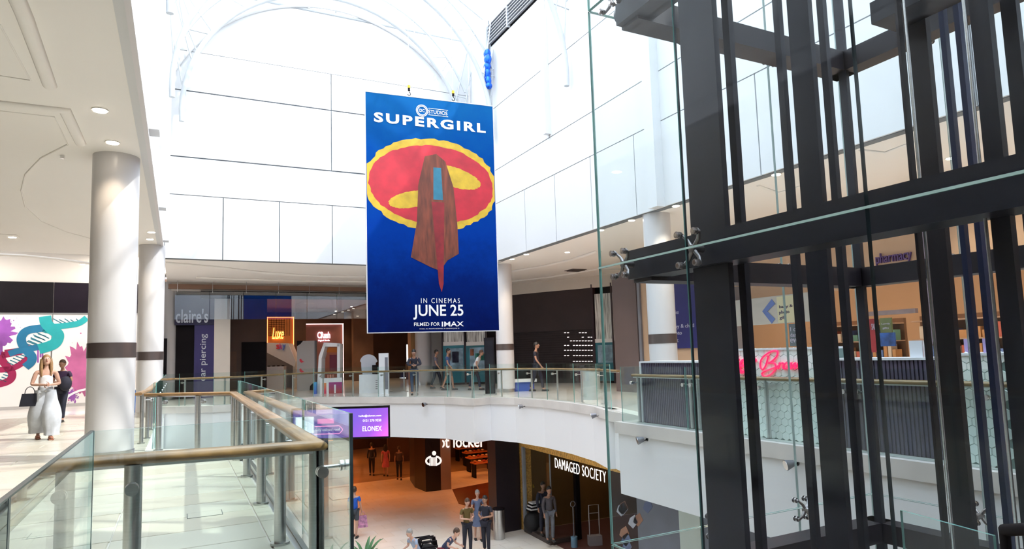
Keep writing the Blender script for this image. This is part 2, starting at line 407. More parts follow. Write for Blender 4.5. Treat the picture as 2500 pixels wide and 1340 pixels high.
wl = panelwall('wall_left', Fr((-.5, 0, 0), (0, 1, 0)), -9, 24.4, [(5.3, 7.19, [-5, -1, 3, 7, 11, 15, 19], .025), (7.19, 8.48, [-1, 7, 15], .025), (8.48, 10.9, [-5, -1, 3, 7, 11, 15, 19], .03), (10.9, 14.3, [-5, -1, 3, 7, 11, 15, 19], .03)], 14.3)
struct(G().prism([(-15, 36), (-3, 36), (-.5, 30), (-.5, 62), (-15, 62)], 5.2, 5.4).obj('ceiling_corridor', soff, ce))
struct(G().box((-.62, -9, 4.99), (-.5, 24.4, 5.29)).obj('edge_beam', wall, wl))
# fins, pilasters, return at the far corner of the right wall
struct(G().box((10.5, 17.86, 8.57), (10.7, 18.04, 12.8)).obj('vertical_fin', mat('fin_grey', (.66, .68, .70), .5, 0, .03, 1), wr))
struct(G().box((10.45, 12.5, 5.0), (10.72, 12.85, 12.2)).obj('pilaster', wall, wr))
struct(G().box((10.7, 22.2, 5.0), (11.0, 24.4, 14.6)).obj('corner_return', wall, wr))
struct(G().cyl((10.6, 22.35, 9.9), (10.6, 22.35, 14.9), .1).obj('corner_tube', truss, wr))
for Y in (6.0, 12.0, 18.0, 22.8):
    struct(G().box((-.5, Y-.2, 5.3), (-.34, Y+.2, 14.3)).obj('pilaster', wall, wl))
# louvre band on top of the right wall
lo = thing('louvre', 'dark slatted ventilation louvre along top of right white wall', 'louvre', (10.7, 10, 13.45))
G().box((10.72, -9, 13.45), (10.9, 22.2, 14.35)).obj('backing', black, lo)
for i in range(7):
    z = 13.5+i*.125
    G().hexa([(10.58, -9, z), (10.72, -9, z+.05), (10.72, 22.2, z+.05), (10.58, 22.2, z), (10.58, -9, z+.03), (10.72, -9, z+.08), (10.72, 22.2, z+.08), (10.58, 22.2, z+.03)]).obj('slat', mat('louvre_slat', (.42, .43, .46), .5, 0, .05, 3), lo)
for Y in (20.5, 16, 11.5, 7): G().box((10.56, Y-.03, 13.45), (10.7, Y+.03, 14.35)).obj('mullion', truss, lo)
# enclosing walls outside the view, as the building implies
struct(G().box((-15, -9.3, ZL), (22, -9, 5.3)).obj('wall_behind', mat('dark_rear_wall', (.12, .09, .085), .5, 0, .25, .5)))
struct(G().box((-.5, -9.3, 5.3), (10.7, -9, 14.5)).obj('upper_wall_behind', wall))

shopdark = mat('dark_shop_wall', (.16, .13, .12), .5, 0, .25, .5)
struct(G().box((-9.2, -9, 0), (-8.9, 26.5, 5.9)).obj('wall_gallery_west', shopdark))
struct(G().box((-15.2, 26.5, 0), (-15, 62, 6)).obj('wall_far_left', shopdark)); struct(G().box((22, -9, ZL), (22.2, 62, 5.3)).obj('wall_far_right', shopdark))
struct(G().box((-15, 62, 0), (22, 62.2, 5)).obj('wall_north', shopdark)); struct(G().box((-7.2, -9, ZL), (-7, 47, -.25)).obj('wall_lower_left', shopdark))
# roof: eaves, rafters, purlins, panes, arched trusses
ro = thing('glass_roof', 'pitched glass roof with slim white glazing bars over atrium', 'roof', (5.1, 10, 14.6))
def rz_(x): return 14.7+3.4*(1-abs(x-5.1)/5.8)
for i in range(17):
    Y = -8+i*2.05
    for sx in (-1, 1):
        xe = 5.1+sx*5.8
        G().tube([(5.1, Y, rz_(5.1)), (xe, Y, rz_(xe))], .045, 6).obj('rafter', truss, ro)
for sx in (-1, 1):
    for k in (0, .25, .5, .75, 1):
        x = 5.1+sx*5.8*k
        if k == 0 and sx == 1: continue
        G().tube([(x, -8.5, rz_(x)+.03), (x, 25, rz_(x)+.03)], .04, 6).obj('purlin', truss, ro)
    for i in range(16):
        Y = -8+i*2.05
        for k in range(4):
            xa, xb = 5.1+sx*5.8*k/4, 5.1+sx*5.8*(k+1)/4
            g = G(); g.add([(xa, Y+.03, rz_(xa)+.09), (xb, Y+.03, rz_(xb)+.09), (xb, Y+2.02, rz_(xb)+.09), (xa, Y+2.02, rz_(xa)+.09)], [(0, 1, 2, 3)])
            g.obj('pane', GLR, ro)
# glazed gable over the back wall
gb = thing('gable_glazing', 'glazed gable with white bars above the back wall panels', 'window', (5.1, 24.5, 14.6))
G().tube([(-.5, 24.45, 14.68), (10.9, 24.45, 14.68)], .07, 8).obj('sill_tube', truss, gb)
for k in range(7):
    x = -.2+k*1.8
    if abs(x-5.1) < 5.7: G().tube([(x, 24.45, 14.68), (x, 24.45, rz_(x))], .035, 6).obj('glazing_bar', truss, gb)
def arc(cx, cz, r, Y, a0, a1, n=40): return [(cx+r*math.cos(R(a0+(a1-a0)*i/n)), Y, cz+r*math.sin(R(a0+(a1-a0)*i/n))) for i in range(n+1)]
def arch(Y, label, r=5.42, cz=10.0, dr=.55, rim=False):
    t = thing('arched_truss', label, 'truss', (5.1, Y, cz), 0)
    a = arc(5.1, cz, r, Y, -4, 184); b = arc(5.1, cz+.15, r+dr, Y, 22, 158)
    G().tube(a, .085, 10).obj('lower_chord', truss, t)
    G().tube(b, .05, 8).obj('upper_chord', truss, t)
    for k in range(0, 15):
        th = 24+k*9.4
        p = (5.1+r*math.cos(R(th)), Y, cz+r*math.sin(R(th))); th2 = th+4.7*(1 if k % 2 else -1)
        q = (5.1+(r+dr)*math.cos(R(th2)), Y, cz+.15+(r+dr)*math.sin(R(th2)))
        G().tube([p, q], .022, 6).obj('web_strut', truss, t)
    for sx in (-1, 1):
        for (th, zz) in ((20, 14.6), (35, 14.9), (8, 13.2)):
            p = (5.1+sx*r*math.cos(R(th)), Y, cz+r*math.sin(R(th)))
            G().tube([p, (5.1+sx*5.55, Y, zz)], .03, 6).obj('tie_rod', truss, t)
    return t
for Y, l in ((24.1, 'slim white arched truss hard against the back wall'), (21.9, 'white tubular arched truss nearest in front of the back wall'), (16.5, 'white arched truss above and behind hanging banner hooks'),
             (11.0, 'white arched truss over the middle of the atrium'), (5.5, 'white arched truss high above the lift shaft')):
    arch(Y, l, r=5.15 if Y > 24 else 5.42)
rimo = struct(G().tube(arc(5.1, 8.85, 6.0, 24.36, 25, 155), .06, 8).obj('arch_rim', wall, wb))
# thin tension cables crossing under the roof
for i, (p, q) in enumerate((((-.4, 15, 8.6), (10.6, 15, 8.2)),)):
    pass

# left gallery wall: cream band, black fascia, mural hoarding
pA = onz(-120, 1009, 0); pB = onz(232, 989, 0)
fM = Fr(pA, pB-pA); fM.n = -fM.n if fM.n.dot(E0-fM.O) < 0 else fM.n
Lm = (pB-pA).length
wm = struct(fM.box(G(), -6, Lm+2.2, 0, 5.95, -.3, -.05).obj('wall_gallery_left', cream))
a0, a1, b0, b1 = fM.rect(-120, 0, 232, 100)
def mline(x, y): return fM.px(x, y)
bz1 = (mline(0, 676)[1]+mline(225, 701)[1])/2; bz0 = (mline(0, 755)[1]+mline(225, 772)[1])/2
sbk = thing('shop_fascia', 'glossy black blank shop fascia above painted hoarding', 'fascia', tuple(fM.P(3, bz0, 0)))
sx_ = mline(131, 720)[0]
fM.box(G(), -6, sx_-.01, bz0, bz1, -.04, .02).obj('fascia_panel', black, sbk); fM.box(G(), sx_+.01, Lm+2.2, bz0, bz1, -.04, .02).obj('fascia_panel', mat('black_panel_plum', (.009, .005, .011), .6, 0, .2, 2, spec=.15), sbk)
hb = thing('hoarding', 'white hoarding painted with teal and crimson helix and purple splashes', 'hoarding', tuple(fM.P(3, 0, 0)))
hbm = mat('hoarding_white', (.88, .85, .82), .5, 0, .02, 1)
sj = mline(125, 880)[0]
for (u0_, u1_) in ((-6, sj-.02), (sj+.02, Lm+1.6)):
    fM.box(G(), u0_, u1_, .12, bz0-.05, -.04, .03).obj('board', hbm, hb)
fM.box(G(), -6, Lm+1.6, bz0-.05, bz0, -.04, .06).obj('top_trim', steel, hb); fM.box(G(), -6, Lm+1.6, 0, .12, -.04, .04).obj('skirting', mat('skirting_grey', (.5, .48, .46), .5, 0, .03, 2), hb)
fM.box(G(), sj-.02, sj+.02, .12, bz0, -.03, .035).obj('joint_strip', steel, hb)
teal = mat('print_teal', (.02, .40, .42), .5, 0, .15, 1.5); blu = mat('print_blue', (.015, .17, .32), .5, 0, .15, 1.5); crim = mat('print_crimson', (.34, .012, .08), .5, 0, .15, 1.5)
purp = mat('print_purple', (.33, .09, .42), .5, 0, .25, 1.5); pink = mat('print_pink', (.52, .13, .30), .5, 0, .3, 1.2)
def mp(x, y): return mline(x, y)
def spl(pts, n=6):
    out = []
    P = [Vector((*p, 0)) for p in pts]; P = [P[0]*2-P[1]]+P+[P[-1]*2-P[-2]]
    for i in range(1, len(P)-2):
        for k in range(n):
            t = k/n; a, b, c, d = P[i-1:i+3]
            q = .5*((2*b)+(c-a)*t+(2*a-5*b+4*c-d)*t*t+(3*b-a-3*c+d)*t**3); out.append((q.x, q.y))
    out.append((P[-2].x, P[-2].y)); return out
def strand(pxs, w, mt, d=.032):
    g = G(); q = [mp(*p) for p in spl(pxs)]; fM.ribbon(g, q, w*.62, d); g.obj('printed_strand', mt, hb)
# the helix, drawn in two crossing strands
strand([(-12, 902), (8, 902), (40, 895), (70, 873), (78, 862)], .34, crim); strand([(-30, 938), (0, 937), (24, 928), (30, 912), (18, 895), (6, 880), (4, 868), (12, 862)], .40, crim)
strand([(12, 862), (40, 858), (64, 852), (72, 843)], .40, crim, .034); strand([(2, 885), (6, 870), (22, 862)], .3, crim, .033)
strand([(22, 864), (40, 858), (70, 852), (100, 846), (118, 845)], .36, blu, .035); strand([(62, 896), (76, 884), (78, 870), (66, 856), (54, 838), (54, 820), (70, 806), (110, 800)], .46, blu, .036)
strand([(110, 800), (122, 808), (120, 815)], .5, teal, .036); strand([(110, 772), (114, 790), (128, 804), (142, 818), (136, 836), (120, 845), (95, 852)], .62, teal, .037)
strand([(126, 798), (150, 796), (190, 790), (212, 776)], .36, teal, .036); strand([(4, 868), (30, 862), (52, 858)], .38, crim, .033)
g = G()
def rung(x0, y0, x1, y1): fM.ribbon(g, [mp(x0, y0), mp(x1, y1)], .035, .032)
for k in range(5): rung(63+k*6, 838-k*7, 84+k*9, 846-k*5)
for k in range(6): rung(66+k*9, 833-k*6, 98+k*5, 845-k*8)
for k in range(5): rung(18+k*7, 884-k*5, 36+k*8, 892-k*5)
for k in range(4): rung(0+k*4, 926-k*6, 16+k*3, 932-k*7)
for k in range(5): rung(130+k*14, 778+(k % 2)*2, 154+k*10, 791-k)
stuff(g.obj('printed_rungs', mat('print_rung', (.03, .18, .24), .5, 0, .1, 2), hb))
def splat(cx, cy, rx, ry, mt, seed, amp=.35, d=.031, n=46):
    rs = random.Random(seed); pts = []
    for i in range(n):
        a = 2*PI*i/n; k = 1+amp*(rs.random()-.5)*(2 if i % 3 == 0 else 1)
        pts.append((cx+rx*k*math.cos(a), cy+ry*k*math.sin(a)))
    g = G(); fM.poly(g, pts, d)
    for _ in range(26):
        a = rs.random()*2*PI; q = 1.1+.6*rs.random(); r_ = .5+2*rs.random()**2; x = cx+rx*q*math.cos(a); y = cy+ry*q*math.sin(a)
        if y < 775 or x > 224: continue
        fM.poly(g, [(x+r_*math.cos(t*PI/3), y+r_*math.sin(t*PI/3)) for t in range(6)], d)
    return g.obj('printed_splash', mt, hb)
splat(0, 812, 34, 32, purp, 2); splat(198, 905, 38, 58, pink, 5, .28); splat(176, 965, 10, 14, purp, 9, .4, .034); splat(222, 868, 7, 22, purp, 12, .15, .036)
g = G(); fM.ribbon(g, [mp(*p) for p in spl([(226, 838), (216, 852), (214, 872), (222, 892)])], .06, .038); g.obj('printed_outline', letter, hb); g = G(); fM.ribbon(g, [mp(*p) for p in spl([(160, 985), (166, 968), (190, 955), (215, 948), (226, 938)])], .08, .038)
g.obj('printed_outline', letter, hb)
g = G()
for x, y0, y1 in ((5, 832, 858), (2, 832, 868), (93, 850, 885), (99, 850, 872), (104, 848, 880)): fM.ribbon(g, [mp(x, y0), mp(x, y1)], .05, .033)
g.obj('printed_drips', purp, hb)
# dark reveal right of the first column, plum strip
struct(fM.box(G(), Lm+1.65, Lm+2.2, 0, bz0-.06, -.04, .05).obj('wall_return', mat('plum_panel', (.06, .012, .06), .4, 0, .2, 1)))

# columns
def column(px, ytop, rad, label, X=None, Y=None, top=ZS, base=0, band=1.75):
    p = onz(px, ytop, top) if X is None else Vector((X, Y, 0))
    t = thing('column', label, 'column', (p.x, p.y, base))
    G().cyl((p.x, p.y, base), (p.x, p.y, top), rad, n=56).obj('shaft', colm, t)
    if band is not None: G().cyl((p.x, p.y, band-.12), (p.x, p.y, band+.12), rad+.008, n=56).obj('band', bandm, t)
    G().cyl((p.x, p.y, base), (p.x, p.y, base+.14), rad+.012, n=56).obj('plinth', steel, t)
    return p
column(285, 384, .345, 'large white round column with bronze band, nearest on the left gallery')
column(372, 600, .345, 'second white round column with bronze band, behind the nearest one')
column(1227, 646, .345, 'white round column seen just right of the hanging banner')
column(1602, 524, .355, 'white round column with bronze band behind the lift glass')
pc = onz(409, 690, ZS); column(409, 690, .36, 'beige round column with glowing lamp at its head beside dark shop', band=None)
column(1035, 0, .42, 'grey round column at the back behind man at railing', X=onY(1033, 850, 33).x, Y=33, top=4.7, band=None)
pL = onz(1655, 1330, ZL)
column(0, 0, .36, 'pale round column on the lower level behind lift glass', X=11.6, Y=onX(1650, 1300, 11.6).y, top=ZB+.1, base=ZL, band=None)

# =================================================================== RAILINGS
RT = 1.0
def stad(w, h, n=5):
    out = []
    for sgn, a0_ in ((1, -90), (-1, 90)):
        for i in range(n+1):
            a = R(a0_+180*i/n); out.append((sgn*(w/2-h/2)+h/2*math.cos(a), h/2*math.sin(a)))
    return out
postm = None
def railing(label, path, glass, postspots, panes, disc=True, group=None, pr=.042, top=1.18, edge=GE, gbase=-.06, name='glass_balustrade'):
    t = thing(name, label, 'railing', (path[0][0], path[0][1], 0), 0, group)
    P = [Vector((x, y, RT-.03)) for x, y in path]
    G().sweep(P, stad(.135, .058), smooth=True).obj('handrail', wood, t)
    G().sweep([p-Vector((0, 0, .04)) for p in P], [(-.02, -.006), (.02, -.006), (.02, .012), (-.02, .012)]).obj('rail_bracket_bar', steel, t)
    first = None
    for (x, y, nx, ny) in postspots:
        if first is None:
            first = G().cyl((x, y, .012), (x, y, RT-.06), pr, n=20).cyl((x, y, .012), (x, y, .03), pr+.03, n=20).obj('post', steel, t); fx = (x, y)
            fl = first.location.copy()
        else:
            c = first.copy(); COL.objects.link(c); c.location = fl+Vector((x-fx[0], y-fx[1], 0))
        L = .17
        g = G(); z = RT-.17; q = Vector((x+nx*L, y+ny*L, z)); p = Vector((x, y, z))
        g.cyl(p, q, .011, n=8); nn = Vector((nx, ny, 0)).normalized()
        if disc: g.cyl(q-nn*.026, q-nn*.004, .034, n=16); g.cyl(q+nn*.008, q+nn*.03, .034, n=16); g.cyl(q-nn*.004, q+nn*.008, .026, n=16, m=1)
        g.obj('glass_clamp', [steel, black], t)
    for (p, q) in panes:
        g = G(); vpane(g, (*p, 0), (*q, 0), gbase, top, .016); g.obj('glass_pane', [GLB, edge], t)
    return t
def along(a, b, n, e=0):
    a = Vector((*a, 0)); b = Vector((*b, 0)); return [tuple((a.lerp(b, (i+e)/(n-1+2*e)))[:2]) for i in range(n)]
# walkway railing
xr = .755
Q = [(-.56, -3.0), (-.56, 4.42), (xr, 4.24), (xr+.08, 12.2), (-.50, 13.35)]
path = Q
def xat(y): return xr+.08*(y-4.24)/8
pp_ = []
for px_ in (326, 772):
    p = onY(px_, 1145, 4.36 if px_ < 400 else 4.26); pp_.append((p.x, p.y, .02, -1))
pp_ += [(pp_[1][0], pp_[1][1], 1, 0)]
p = onX(684, 1040, xr); pp_.append((xr, p.y, 1, 0))
for px_, py_ in ((636, 1233), (600, 1166)):
    p = onz(px_, py_, 0.0); pp_.append((xat(p.y), p.y, 1, .02))
pp_ += [(xat(11.0), 11.0, 1, .02), (xat(12.1), 12.1, .5, .6), (.3, 12.62, .55, .8), (-.3, 13.1, .55, .8), (-.55, 2.4, 1, 0), (-.55, .8, 1, 0)]
gx0, gx1, gy = -.39, .925, 4.0
pn = [((gx0, -2.6), (gx0, -.1)), ((gx0, -.08), (gx0, 2.11)), ((gx0, 2.13), (gx0, 3.98)), ((gx0+.01, gy), (gx1-.01, gy)),
      ((gx1, 4.02), (gx1+.01, 5.75)), ((gx1+.01, 5.77), (gx1+.02, 8.6)), ((gx1+.02, 8.62), (gx1+.03, 12.5)), ((gx1+.01, 12.55), (-.4, 13.6))]
wr_ = railing('oak topped glass balustrade around the near walkway at lower left', path, None, pp_, pn, pr=.046, top=1.17)
for (x, y) in ((-.5, 3.84),):
    pass
pnr = onX(1, 1, 1)
G().cyl((xr+.055, 4.21, RT-.03), (xr+.075, 4.205, RT-.03), .034, .03, 16).obj('end_cap', black, wr_)
# dark silicone joints at the pane corners
for (x, y) in ((gx0, gy), (gx1, gy), (gx0, 2.12)): G().box((x-.009, y-.012, -.06), (x+.009, y+.012, 1.172)).obj('corner_joint', GED, wr_)
G().box((gx0-.008, -2.6, 1.17), (gx0+.008, gy, 1.176)).obj('edge_strip', GED, wr_)
G().sweep([(gx1, 4.0, 0), (gx1+.03, 12.5, 0)], [(-.03, 0), (.03, 0), (.03, .07), (-.03, .07)]).obj('base_channel', steel, wr_)
c2 = (-.45, 13.9)
# gallery railing on the left edge running back
Pl = [(-.66, 13.9), (-.62, 14.6), (-.56, 15.4), (-.56, 24.9), (-.1, 26.4)]
pl = [(-.56, 15.4+i*1.9, 1, 0) for i in range(6)]+[(-.62, 14.5, 1, 0)]
pn = [((-.38, 14.2+i*2.2), (-.38, 16.38+i*2.2)) for i in range(5)]
railing('oak topped glass balustrade along the left gallery behind second column', Pl, None, pl, pn, pr=.035, top=1.15)
# far gallery railing following the void edge
def inset(path, d):
    P = [Vector((*p, 0)) for p in path]; out = []
    for i, p in enumerate(P):
        a = (P[i]-P[max(i-1, 0)]) if i else P[1]-P[0]; b = (P[min(i+1, len(P)-1)]-P[i]) if i < len(P)-1 else a
        t = (a.normalized()+b.normalized()).normalized(); n = Vector((-t.y, t.x, 0)); out.append(tuple((p+n*d)[:2]))
    return out
far = edgeL+edgeB[1:]
fin = inset(far, .32); fgl = inset(far, .1)
def resample(path, step):
    P = [Vector((*p, 0)) for p in path]; out = []; acc = 0; nxt = step*.5
    for i in range(len(P)-1):
        L = (P[i+1]-P[i]).length
        while nxt < acc+L:
            t = (nxt-acc)/L; q = P[i].lerp(P[i+1], t); d = (P[i+1]-P[i]).normalized(); out.append((q.x, q.y, d.y, -d.x)); nxt += step
        acc += L
    return out
posts = resample(fin, 1.45)
pg = []
for i in range(len(fgl)-1):
    a = Vector((*fgl[i], 0)); b = Vector((*fgl[i+1], 0)); L = (b-a).length; n = max(1, round(L/2.1))
    for k in range(n): pg.append((tuple(a.lerp(b, k/n+.004)[:2]), tuple(a.lerp(b, (k+1)/n-.004)[:2])))
railing('long oak topped glass balustrade curving round the far side of the void', fin, None, posts, pg, pr=.03, top=1.15, gbase=.03)
# railing of the nearer right-hand block
yj = edgeR[0][1]
posts = [(XR+.25, y_, -1, 0) for y_ in (yj-.35, 9.35, 9.15, 7.6, 6.1, 5.9, 4.3, 2.6)]
pg = [((XR+.06, a), (XR+.06, b)) for a, b in ((yj-.02, 9.27), (9.24, 6.02), (5.99, 3.2), (3.18, .2))]+[((XR+.07, yj), (XR+.9, yj+.03))]
railing('straight oak topped glass balustrade behind the lift on the right', [(XR+.25, yj-.2), (XR+.25, 0)], None, posts, pg, pr=.035, top=1.15, gbase=.03)

# =================================================================== DOWNLIGHTS
dl0 = None
def downlight(p, label, z=ZS, r=.085, power=26*3, group=None, col=(1, .80, .58)):
    t = thing('downlight', label, 'downlight', (p.x, p.y, z), 0, group)
    G().cyl((p.x, p.y, z-.012), (p.x, p.y, z-.0005), r+.02, n=20).obj('ring', lampring, t)
    G().cyl((p.x, p.y, z-.02), (p.x, p.y, z-.0125), r, n=20).obj('lens', lampm, t)
    if power:
        L = bpy.data.lights.new('downlight_lamp', 'SPOT'); L.energy = power*1.6; L.spot_size = R(110); L.spot_blend = .6; L.shadow_soft_size = .06; L.color = col
        o = bpy.data.objects.new('downlight_lamp', L); COL.objects.link(o); o.location = (p.x, p.y, z-.05); par(o, t)
    return t
for x, y, l in ((244, 268, 'bright round downlight high on left soffit, nearest the camera'), (275, 347, 'round downlight just above the nearest white column'), (370, 566, 'pair of small downlights above second column, nearer one'), (366, 583, 'downlight touching the head of the second column'),
                (202, 645, 'small downlight over the hoarding at far left'), (30, 578, 'small downlight in square plate at far left edge'),
                (1285, 620, 'downlight on the soffit edge just right of the banner'), (1467, 561, 'brilliant downlight on soffit beside lift glass corner'), (1542, 537, 'small downlight on soffit left of column behind lift'), (1650, 502, 'small downlight right of the column behind lift glass'),
                (1250, 632, 'tiny downlight at the soffit corner by the banner edge'), (1385, 615, 'dim downlight in cream soffit between banner and lift'), (1895, 425, 'downlight in soffit seen between lift slats'),
                (2150, 468, 'downlight glowing under right soffit above lift beam'), (2322, 385, 'downlight in soffit at far right between blue slats'), (2485, 380, 'downlight at the extreme right of the soffit')):
    downlight(onz(x, y, ZS), l, power=60 if x > 1200 else 22)

for i, (x, y) in enumerate(((-3.5, 27.5), (-6.5, 28), (-2.0, 29.5))):
    L = bpy.data.lights.new('recess_fill', 'AREA'); L.energy = 52; L.size = 1.5; L.color = (1, .93, .85); o = bpy.data.objects.new('recess_fill', L); COL.objects.link(o); o.location = (x, y, 5.85)  # fill lights added under the recess to brighten the hoarding, no fittings there
# =================================================================== BANNER
pb0 = E0+ray(893, 516)*15.0
A = E0+ray(893, 500)*15.0
fb_ = Fr((A.x, A.y, 0), (math.cos(R(-5.2)), math.sin(R(-5.2)), 0))
s0, t1 = fb_.px(892, 222); _, t0 = fb_.px(894, 810); s1, t2 = fb_.px(1203, 262); s1b, t3 = fb_.px(1218, 808)
s1 = (s1+s1b)/2; T1 = (t1+t2)/2; T0 = (t0+t3)/2
bn = thing('hanging_banner', 'tall blue cinema banner with white lettering hung from two hooks', 'banner', tuple(fb_.P((s0+s1)/2, T0, 0)))
def bluemat():
    m = mat('banner_blue', (.02, .14, .62), .8, spec=.06); t = m.node_tree; b = t.nodes['Principled BSDF']
    gg = t.nodes.new('ShaderNodeNewGeometry'); sp = t.nodes.new('ShaderNodeSeparateXYZ'); mr = t.nodes.new('ShaderNodeMapRange'); n = t.nodes.new('ShaderNodeTexNoise'); ad = t.nodes.new('ShaderNodeMath'); ad.operation = 'ADD'; ml = t.nodes.new('ShaderNodeMath'); ml.operation = 'MULTIPLY_ADD'
    t.links.new(gg.outputs['Position'], sp.inputs[0]); t.links.new(sp.outputs[2], mr.inputs[0]); mr.inputs[1].default_value = T0; mr.inputs[2].default_value = T1
    n.inputs['Scale'].default_value = 1.7; n.inputs['Detail'].default_value = 9; n.inputs['Roughness'].default_value = .72
    t.links.new(gg.outputs['Position'], n.inputs['Vector']); ml.inputs[1].default_value = .34; ml.inputs[2].default_value = -.17
    t.links.new(n.outputs['Fac'], ml.inputs[0]); t.links.new(mr.outputs[0], ad.inputs[0]); t.links.new(ml.outputs[0], ad.inputs[1])
    rp = t.nodes.new('ShaderNodeValToRGB'); e = rp.color_ramp.elements
    e[0].position = 0; e[0].color = (.0, .005, .075, 1); e[1].position = 1; e[1].color = (.006, .11, .33, 1)
    for p, c in ((.18, (.0, .012, .13, 1)), (.4, (.0, .034, .28, 1)), (.7, (.0, .055, .29, 1))):
        q = e.new(p); q.color = c
    t.links.new(ad.outputs[0], rp.inputs[0]); t.links.new(rp.outputs[0], b.inputs['Base Color']); return m
fb_.box(G(), s0, s1, T0, T1, -.035, 0).obj('printed_board', bluemat(), bn); bnb = [c for c in bn.children][0]
edg = mat('banner_edge', (.72, .72, .76), .5, 0, .02, 4)
g = G(); fb_.box(g, s0-.018, s0, T0-.018, T1+.018, -.04, .006); fb_.box(g, s1, s1+.018, T0-.018, T1+.018, -.04, .006); fb_.box(g, s0, s1, T1, T1+.018, -.04, .006); fb_.box(g, s0, s1, T0-.018, T0, -.04, .006); g.obj('edge_frame', edg, bn)
yel = mat('banner_yellow', (.62, .40, .02), .45, 0, .18, 5); red = mat('banner_red', (.50, .012, .03), .45, 0, .2, 3); rust = mat('banner_rust', (.17, .036, .015), .45, 0, .5, 4, stretch=(3, 3, .5))
Wb = s1-s0; Hb = T1-T0
def bp(u, v): return (s0+u*Wb, T0+v*Hb)     # 0..1 across, 0..1 up
def blob(cx, cy, rx, ry, d, mt, seed, amp=.05, n=90, rot=0):
    rs = random.Random(seed); pts = []
    for i in range(n):
        a = 2*PI*i/n; k = 1+amp*(rs.random()-.5); x = rx*k*math.cos(a); y = ry*k*math.sin(a)
        pts.append(bp(min(.996, max(.004, cx+x*math.cos(rot)-y*math.sin(rot))), cy+x*math.sin(rot)+y*math.cos(rot)))
    g = G(); fb_.poly(g, pts, d, th=.0012, px=False); g.obj('printed_shape', mt, bnb)
blob(.5, .625, .52, .20, .001, yel, 3, .045); blob(.5, .625, .485, .17, .0025, red, 4, .03); blob(.66, .665, .22, .045, .004, yel, 5, .06, rot=-.12); blob(.33, .555, .17, .035, .004, yel, 6, .06, rot=.12)
# plain rust brush sweep down the middle
g = G(); fb_.poly(g, [bp(.44, .745), bp(.53, .76), bp(.60, .73), bp(.66, .62), bp(.685, .45), bp(.69, .33), bp(.60, .30), bp(.54, .255), bp(.47, .27), bp(.32, .31), bp(.37, .46), bp(.385, .62)], .0055, th=.0012, px=False); g.obj('printed_shape', rust, bnb)
g = G(); fb_.poly(g, [bp(.505, .70), bp(.565, .70), bp(.575, .56), bp(.50, .56)], .007, th=.001, px=False); g.obj('printed_shape', mat('banner_teal', (.02, .18, .28), .45, 0, .2, 4), bnb)
g = G(); fb_.poly(g, [bp(.485, .55), bp(.585, .55), bp(.565, .2), bp(.55, .165), bp(.53, .2)], .007, th=.001, px=False); g.obj('printed_shape', mat('banner_crimson', (.25, .008, .015), .45, 0, .3, 4), bnb)
def bt(txt, u0_, u1_, v0, v1, off=.0, **k): return text(fb_, txt, s0+u0_*Wb, s0+u1_*Wb, T0+v0*Hb, T0+v1*Hb, .008, k.pop('mt', letter), bnb, off=off, th=.001, **k)
bt('SUPERGIRL', .06, .935, .874, .917, .09, space=1.25)
bt('STUDIOS', .475, .625, .936, .953, .02)
g = G(); fb_.box(g, s0+.475*Wb, s0+.63*Wb, T0+.958*Hb, T0+.960*Hb, .008, .009); fb_.box(g, s0+.475*Wb, s0+.63*Wb, T0+.929*Hb, T0+.931*Hb, .008, .009)
cc = bp(.425, .945)
for rr_ in (.044*Wb, .034*Wb):
    pts = [(cc[0]+rr_*math.cos(2*PI*i/32), cc[1]+rr_*math.sin(2*PI*i/32)) for i in range(33)]; fb_.ribbon(g, pts, .006*Wb, .008, th=.001)
g.obj('emblem', letter, bnb); bt('DC', .405, .446, .939, .952, .03)
bt('IN CINEMAS', .39, .69, .118, .139, .0, space=1.35); bt('JUNE 25', .33, .715, .05, .112, .035); bt('FILMED FOR', .335, .53, .023, .038, .015); bt('IMAX', .545, .715, .020, .0405, .035)
bt('© 2026. ALL RIGHTS RESERVED. IN CINEMAS JUNE 25', .375, .68, .0085, .0135, 0)
for hx, hy in ((999, 222), (1107, 238)):
    a, b = fb_.px(hx, hy)
    hk = thing('crane_hook', 'yellow and black hoist hook at %s of the banner top' % ('left' if hx < 1050 else 'right'), 'hook', tuple(fb_.P(a, T1, -.02)))
    P = lambda z, dx=0: fb_.P(a+dx, z, -.018)
    top_ = T1+.02; ymat = mat('hook_yellow', (.75, .48, .03), .4, .2, .1, 9)
    G().cyl(P(top_+.14), P(top_+.2), .03, .024, 12).obj('hook_block', black, hk); G().cyl(P(top_+.2), P(top_+.27), .034, n=12).obj('weight', ymat, hk)
    G().tube([P(top_+.14), P(top_+.11), P(top_+.085, .03), P(top_+.045, .035), P(top_+.02, .01), P(top_+.025, -.02), P(top_+.05, -.032)], .009, 8).obj('hook', black, hk)
    G().cyl(P(top_+.27), P(rz_(P(0).x)-.02), .006, n=6).obj('cable', steel, hk)
    G().tube([P(top_+.04, -.03), P(top_+.0, -.02), P(top_-.02, 0), P(top_+.0, .02), P(top_+.03, .02)], .005, 6).obj('shackle', steel, hk)
# blue foil balloon stuck near the top of the right wall
p = Vector((10.5, 21.9, onX(1200, 170, 10.55).z))
g = G()
for i, (dx, dz, r_) in enumerate(((0, .62, .17), (-.04, .38, .19), (.03, .12, .17), (.06, -.16, .2), (.02, -.45, .18), (-.07, -.68, .12))): g.ell((p.x-.1, p.y+dx, p.z+dz), (.14, r_, r_*1.15), 14, 8)
g2 = g.obj('foil_balloon', mat('blue_foil', (.01, .12, .75), .22, .5, .5, 7)); tag(g2, 'crumpled shiny blue foil balloon caught below the louvre', 'balloon')

